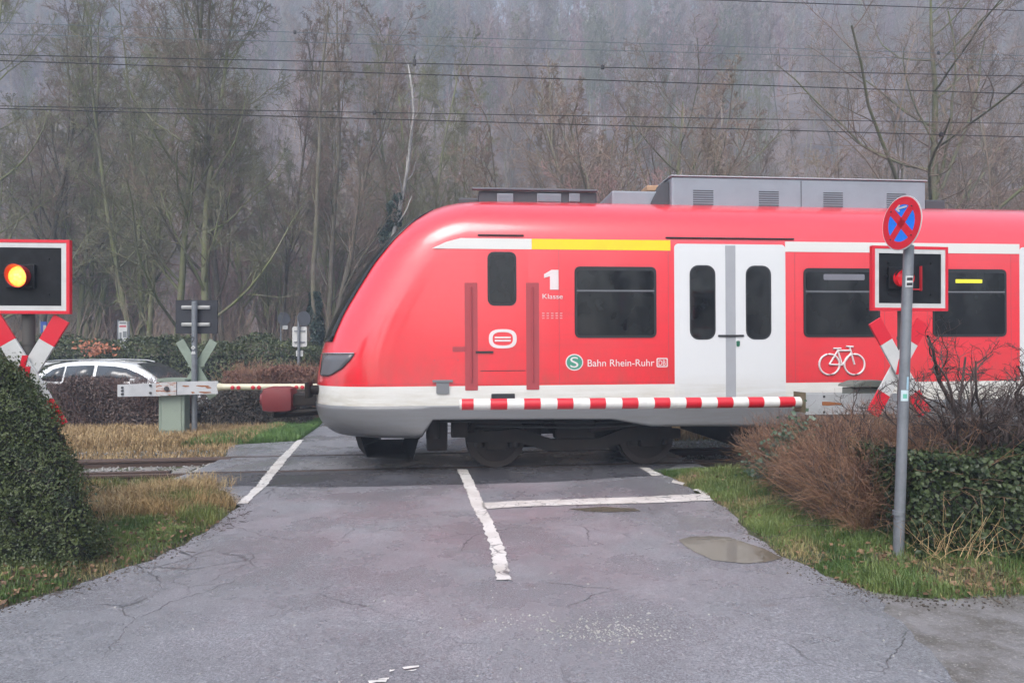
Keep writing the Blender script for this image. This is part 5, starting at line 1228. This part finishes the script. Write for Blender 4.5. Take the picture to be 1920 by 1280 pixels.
# ---- bare twisted bush behind the pole, right
r4 = np.random.default_rng(104)
def bare_bush(x, y, H, seed, label, n_st=7, spread=.35, z0=None, thick=.022, mat=None, n=(6, 6, 5)):
    r = np.random.default_rng(seed); z0 = float(GH(x, y)); t = thing('bare_bush', label, 'bush', (x, y, z0))
    b = np.stack([r.normal(0, .10, n_st), r.normal(0, .10, n_st), np.zeros(n_st)], 1); D = np.stack([r.normal(0, spread, n_st), r.normal(0, spread*.6, n_st), np.ones(n_st)], 1)
    L = H*r.uniform(.75, 1.15, n_st); P = walk(b, D, L, 11, .16, .05, r); R = thick*r.uniform(.6, 1, (n_st, 1))*np.linspace(1, .3, 12)[None]
    p1 = sprout(P, R, L, n[0], .3, 1, 50, .5, 7, .24, .03, .55, r, .0042); p2 = sprout(*p1, n[1], .1, 1, 50, .55, 5, .26, .02, .6, r, .0026); p3 = sprout(*p2, n[2], .1, 1, 48, .55, 4, .25, .03, .7, r, .0016)
    link('stem', np_mesh('stem', *merge([tubes(P, R, 7), tubes(p1[0], p1[1], 5)]), True), mat or tw_dark, t); link('twigs', np_mesh('twigs', *merge([tubes(p2[0], p2[1], 4), tubes(p3[0], p3[1], 3)])), mat or tw_dark, t); return t
bare_bush(tp(1862, 5.9), 5.9, 1.75, 5, 'twisted bare dark bush growing out of the ivy hedge right of the sign pole', 10, .45, thick=.034, n=(8, 7, 5))
bare_bush(tp(1770, 6.1), 6.1, 1.35, 6, 'small tangled bare bush directly right of the sign pole', 7, .40, thick=.016)
bare_bush(tp(1960, 5.7), 5.7, 1.6, 7, 'bare bush at the right edge above the ivy hedge', 6, .35, thick=.022)
bare_bush(tp(1660, 6.5), 6.5, 1.18, 8, 'fine-twigged bare bush in front of the cross below the unlit signal', 7, .34, thick=.011, mat=tw_dark, n=(5, 4, 4))
# ---- hedges beyond the track
def far_hedge(x0, x1, y0, y1, h, label, mat, n, size, seed, hn=.12, name='hedge', core=core_m, slant=0, px_top=None):
    r = np.random.default_rng(seed); xc, yc = (x0+x1)/2, (y0+y1)/2; t = thing(name, label, 'hedge', (xc, yc, float(GH(xc, yc))))
    def top(x): return h+hn*np.sin(x*1.9+seed)+hn*.7*np.sin(x*4.7+seed*2)+hn*.4*np.sin(x*11.3)
    def Fh(p):
        x, y, z = p[..., 0], p[..., 1], p[..., 2]; yf = y0+slant*(x-x0)+.10*np.sin(x*3.1+z*3)
        return np.maximum.reduce([(z-top(x))/.3+1, (yf-y)/.3+1, (y-(y1+slant*(x-x0)))/.4+1, (x0-x)/.4+1+.15*np.sin(z*5), (x-x1)/.4+1, np.zeros_like(x)])
    P = shell(Fh, (x0, y0-.2, -.1), (x1, y1, h+hn*2.2), n, r, .3); V, Fc = leaves(P, grad(Fh, P), size, r, .6); link('foliage', np_mesh('foliage', local(V, t), Fc), mat, t)
    b = MB(); b.box(x0-xc+.25, x1-xc-.25, y0-yc+.32+abs(slant)*(x1-x0)*.5, y1-yc-.1, -.3, h-hn*2.4-.1); b.build('light_blocking_core', core, t)  # solid dark box added inside the leaves to stop light passing through
    return t, top
far_hedge(-27, tp(602, 22), 21.2, 23, 2.1, 'long dark green clipped hedge across the back, behind the white car', lf_hedge, 60000, .05, 11, .14)
t, _ = far_hedge(tp(425, 17.2), tp(588, 17.2), 17.0, 18.4, 1.28, 'red-brown beech hedge between the far barrier and the train nose', lf_rust, 26000, .034, 12, .06)
r5 = np.random.default_rng(105)
def twiggy(t, x0, x1, y0, y1, h, n, seed, mat, rad=.004):
    r = np.random.default_rng(seed); b = np.stack([r.uniform(x0, x1, n), r.uniform(y0, y1, n), np.zeros(n)], 1); b[:, 2] = GH(b[:, 0], b[:, 1])
    L = h*r.uniform(.7, 1.15, n); P, R = stems(b, L, r, .15, 5, .10, rad); s2 = sprout(P, R, L, 4, .3, 1, 40, .35, 3, .15, .05, .7, r, rad*.7); M_ = merge([tubes(P, R, 3), tubes(s2[0], s2[1], 3)])
    return link('twigs', np_mesh('twigs', local(M_[0], t), M_[1]), mat, t)
twiggy(t, tp(425, 17), tp(588, 17), 17.0, 17.9, 1.32, 900, 1, tw_red, .006)
t, _ = far_hedge(tp(380, 15.4), tp(572, 15.4), 15.2, 16.2, .82, 'low dark leafy hedge at the foot of the red-brown hedge', leafmat('leaf_dark_brown', (.03, .028, .022), (.085, .06, .045), .45), 22000, .026, 13, .05)
t, _ = far_hedge(tp(85, 15.1), tp(340, 15.1), 14.9, 15.9, .98, 'dark brown hedge in front of the white car, behind the far barrier cabinet', leafmat('leaf_brown', (.045, .03, .026), (.12, .07, .055), .5), 30000, .028, 14, .10)
twiggy(t, tp(85, 15), tp(340, 15), 15.0, 15.7, 1.08, 1100, 2, leafmat('twig_brown', (.08, .045, .04), (.14, .08, .07), .7), .006)
far_hedge(-20, tp(60, 15.4), 14.9, 16, 1.4, 'dark hedge behind the lit signal at the left edge', lf_hedge, 16000, .035, 15, .1)
# low undergrowth at the edge of the wood
t = thing('beech_sapling', 'small sapling with orange withered leaves in the dark green hedge above the white car', 'plant', (tp(180, 20.9), 20.9, float(GH(tp(180, 20.9), 20.9))))
zc_ = CZ+(HY-655)/F*20.9-t.location.z
Pq = np.concatenate([np.array([[dx_, 0, zc_+dz_]])+r5.normal(0, 1, (n_l, 3))*np.array([.16, .1, .07]) for dx_, dz_, n_l in ((-.3, .12, 34), (0, -.05, 46), (.3, .02, 34), (.05, .2, 16), (-.15, -.15, 20), (.45, .05, 16))]); V, Fc = leaves(Pq, np.tile([0, -1, .3], (len(Pq), 1)), .055, r5, .7); link('leaves', np_mesh('leaves', V, Fc), lf_orange, t)
Pq, Rq = stems(np.zeros((5, 3)), np.full(5, zc_+.2), r5, .08, 6, .06, .012); link('stem', np_mesh('stem', *tubes(Pq, Rq, 5)), tw_dark, t)
# undergrowth: brushwood that closes the foot of the wood
b = np.stack([r5.uniform(-34, 34, 5200), r5.uniform(24, 46, 5200), np.zeros(5200)], 1); b[:, 2] = GH(b[:, 0], b[:, 1])
L = r5.uniform(1.2, 4.2, len(b)); P, R = stems(b, L, r5, .16, 5, .10, r5.uniform(.008, .018, len(b))); s2 = sprout(P, R, L, 6, .25, 1, 36, .42, 3, .16, .06, .6, r5, .007); M_ = merge([tubes(P, R, 3), tubes(s2[0], s2[1], 3)])
tag(link('undergrowth', np_mesh('undergrowth', *M_), tw_brown), kind='stuff')
# ---- grass
def inside(P, x, y): return poly_dist(x, y, P)
def grass(name, x, y, hgt, r, mat, width=.0035, lean=.35, kind='stuff'):
    n = len(x); z = GH(x, y)-.005; a = r.uniform(0, 6.28, n); ln = r.normal(0, lean, n); h = hgt*r.uniform(.5, 1.3, n); w = width*r.uniform(.7, 1.3, n)
    dx, dy = np.cos(a), np.sin(a); px_, py_ = -dy*w[:], dx*w[:]
    l1 = ln*h*.45; l2 = ln*h*1.15; base = np.stack([x, y, z], 1); o = np.stack([px_, py_, np.zeros(n)], 1); d = np.stack([dx, dy, np.zeros(n)], 1); up_ = np.array([0, 0, 1.])
    m1 = base+d*l1[:, None]+up_*(h*.6)[:, None]; m2 = base+d*l2[:, None]+up_*(h*np.clip(1-.3*np.abs(ln), .45, 1))[:, None]
    V = np.stack([base-o, base+o, m1+o*.75, m1-o*.75, m2+o*.12, m2-o*.12], 1).reshape(-1, 3); k_ = np.arange(n)*6
    Fc = np.concatenate([np.stack([k_, k_+1, k_+2, k_+3], 1), np.stack([k_+3, k_+2, k_+4, k_+5], 1)])
    return tag(link(name, np_mesh(name, V, Fc), mat), kind=kind)
r6 = np.random.default_rng(106)
def fill(Pg, n, lo, hi, r, dens=None, edge=.02):
    X, Y_ = [], []; c = 0
    for _ in range(60):
        x = r.uniform(lo[0], hi[0], n); y = r.uniform(lo[1], hi[1], n); i, d = inside(Pg, x, y); k_ = i & (d > edge)
        if dens is not None: k_ &= r.uniform(0, 1, n) < dens(x, y, d)
        X.append(x[k_]); Y_.append(y[k_]); c += k_.sum()
        if c >= n: break
    return np.concatenate(X)[:n], np.concatenate(Y_)[:n]
patch = lambda x, y: np.clip(.42+.6*lump(x, y, 1.9)+.35*lump(x+3, y-1, 4.3), .04, 1)
x, y = fill(VL, 60000, (-6, 4.6), (-2.4, 9.4), r6, lambda x, y, d: patch(x, y)*sstep(d, 0, .12)*(y < 8.3)); grass('verge_grass', x, y, .055, r6, gr_green, .0028)
x, y = fill(VL, 15000, (-7, 6.7), (-2.9, 9.6), r6, lambda x, y, d: np.clip(.3+.7*lump(x, y, 2.6), .03, 1)*(vof(x, y) < -2.05)*(vof(x, y) > -3.6)); grass('dry_grass', x, y, .15, r6, leafmat('straw_left', (.20, .15, .065), (.40, .27, .12), .7, 2.2), .003, .55)
x, y = fill(VL, 9000, (-6, 6.6), (-2.9, 9.3), r6, lambda x, y, d: (lump(x, y, 2.2) > .1)*1.0); grass('verge_grass', x, y, .13, r6, leafmat('grass_olive', (.10, .14, .03), (.20, .22, .06), .5, 3), .003, .45)
x, y = fill(VR, 90000, (1.7, 4.4), (4.6, 9.6), r6, lambda x, y, d: patch(x, y)*sstep(d, 0, .10)*(x < np.interp(y, [5.3, 9], [9, 3.6]))); grass('verge_grass', x, y, .065, r6, gr_green, .0028)
x, y = fill(VR, 16000, (1.7, 4.4), (4.6, 9.6), r6, lambda x, y, d: np.clip(-lump(x, y, 1.9)+.2, .05, 1)); grass('dry_grass', x, y, .06, r6, gr_far, .0026, .8)
x, y = fill(VL, 12000, (-6, 4.6), (-2.4, 8), r6, lambda x, y, d: np.clip(-lump(x, y, 1.9)+.2, .05, 1)); grass('dry_grass', x, y, .055, r6, gr_far, .0026, .8)
x, y = fill(VR, 9000, (2.4, 4.4), (4.6, 9.2), r6, lambda x, y, d: (lump(x, y, 3) > .2)*1.0); grass('verge_grass', x, y, .11, r6, leafmat('grass_mid', (.07, .13, .03), (.16, .20, .06), .5, 3), .0028, .5)
x, y = fill(VF, 26000, (-12, 12), (-3.4, 14.8), r6, lambda x, y, d: (x < -5.0)*1.0); grass('dry_grass', x, y, .16, r6, straw, .006, .5)
x, y = fill(VF, 30000, (-6.2, 12.2), (-2.8, 20), r6, lambda x, y, d: (x > -6+.3*(y-13))*1.0); grass('verge_grass', x, y, .12, r6, leafmat('grass_far', (.06, .14, .03), (.14, .24, .06), .5, 1.5), .006, .4)
u_ = r6.uniform(-14, UC0-.25, 9000); v_ = r6.uniform(1.15, 2.3, 9000); x = OX+u_*cos(TH)-v_*sin(TH); y = OY+u_*sin(TH)+v_*cos(TH); grass('dry_grass', x, y, .11, r6, straw, .006, .5)
x = r6.uniform(2.5, 12, 14000); y = OY+ r6.uniform(2.0, 5.5, 14000)+x*.09; grass('dry_grass', x, y, .25, r6, straw, .008, .5)
# tufts of long pale grass by the left rail end
ct = [G(250, 950), G(300, 935), G(200, 970), G(340, 932), G(385, 912), G(275, 945), G(225, 960), G(180, 980)]
x = np.concatenate([r6.normal(c_[0], .16, 420) for c_ in ct]); y = np.concatenate([r6.normal(c_[1], .10, 420) for c_ in ct]); grass('long_grass_tufts', x, y, .20, r6, leafmat('straw_pale', (.36, .24, .12), (.50, .38, .19), .7, 6), .003, .75)
# fallen leaves and twigs along the verges
def litter(Pg, n, lo, hi, mat, sz, dens):
    x, y = fill(Pg, n, lo, hi, r6, dens); P = np.stack([x, y, GH(x, y)+r6.uniform(.004, .05, len(x))], 1); V, Fc = leaves(P, np.tile([0, 0, 1.], (len(x), 1)), sz, r6, .7, .2); return tag(link('fallen_leaves', np_mesh('fallen_leaves', V, Fc), mat), kind='stuff')
litter(VL, 1600, (-6, 4.4), (-2.5, 8), lf_dead, .022, lambda x, y, d: (d < .6)*.8+.15)
litter(VR, 1800, (2.2, 4.2), (6, 9), lf_dead, .024, lambda x, y, d: (y < 5.4)*.9+.2)
n = 220; x = r6.uniform(-5.2, -2.4, n); y = r6.uniform(4.4, 7.5, n); i, d = inside(VL, x, y); k_ = (d < .22); base = np.stack([x[k_], y[k_], np.where(i[k_], GH(x[k_], y[k_]), gz(x[k_], y[k_]))+.006], 1)
D = np.stack([r6.normal(0, 1, len(base)), r6.normal(0, 1, len(base)), np.zeros(len(base))], 1); P = walk(base, D, r6.uniform(.04, .15, len(base)), 4, .12, 0, r6); tag(link('fallen_twigs', np_mesh('fallen_twigs', *tubes(P, np.full((len(P), 5), .003), 4)), tw_dark), kind='stuff')
# ---- misty air
k = bpy.data.materials.new('haze'); k.use_nodes = True; k.node_tree.nodes.clear(); o_ = k.node_tree.nodes.new('ShaderNodeOutputMaterial'); v_ = k.node_tree.nodes.new('ShaderNodeVolumePrincipled')
v_.inputs['Color'].default_value = (.68, .81, 1.0, 1); v_.inputs['Density'].default_value = .0026; v_.inputs['Anisotropy'].default_value = 0.0
k.node_tree.links.new(v_.outputs[0], o_.inputs['Volume'])
zmin = float(GZ.min())-1
m = MB(); m.box(-335, 335, -115, 305, zmin, float(GZ.max())+22); tag(m.build('haze', k), kind='stuff')
print('objects', len(bpy.data.objects), 'verts', sum(len(m_.vertices) for m_ in bpy.data.meshes))
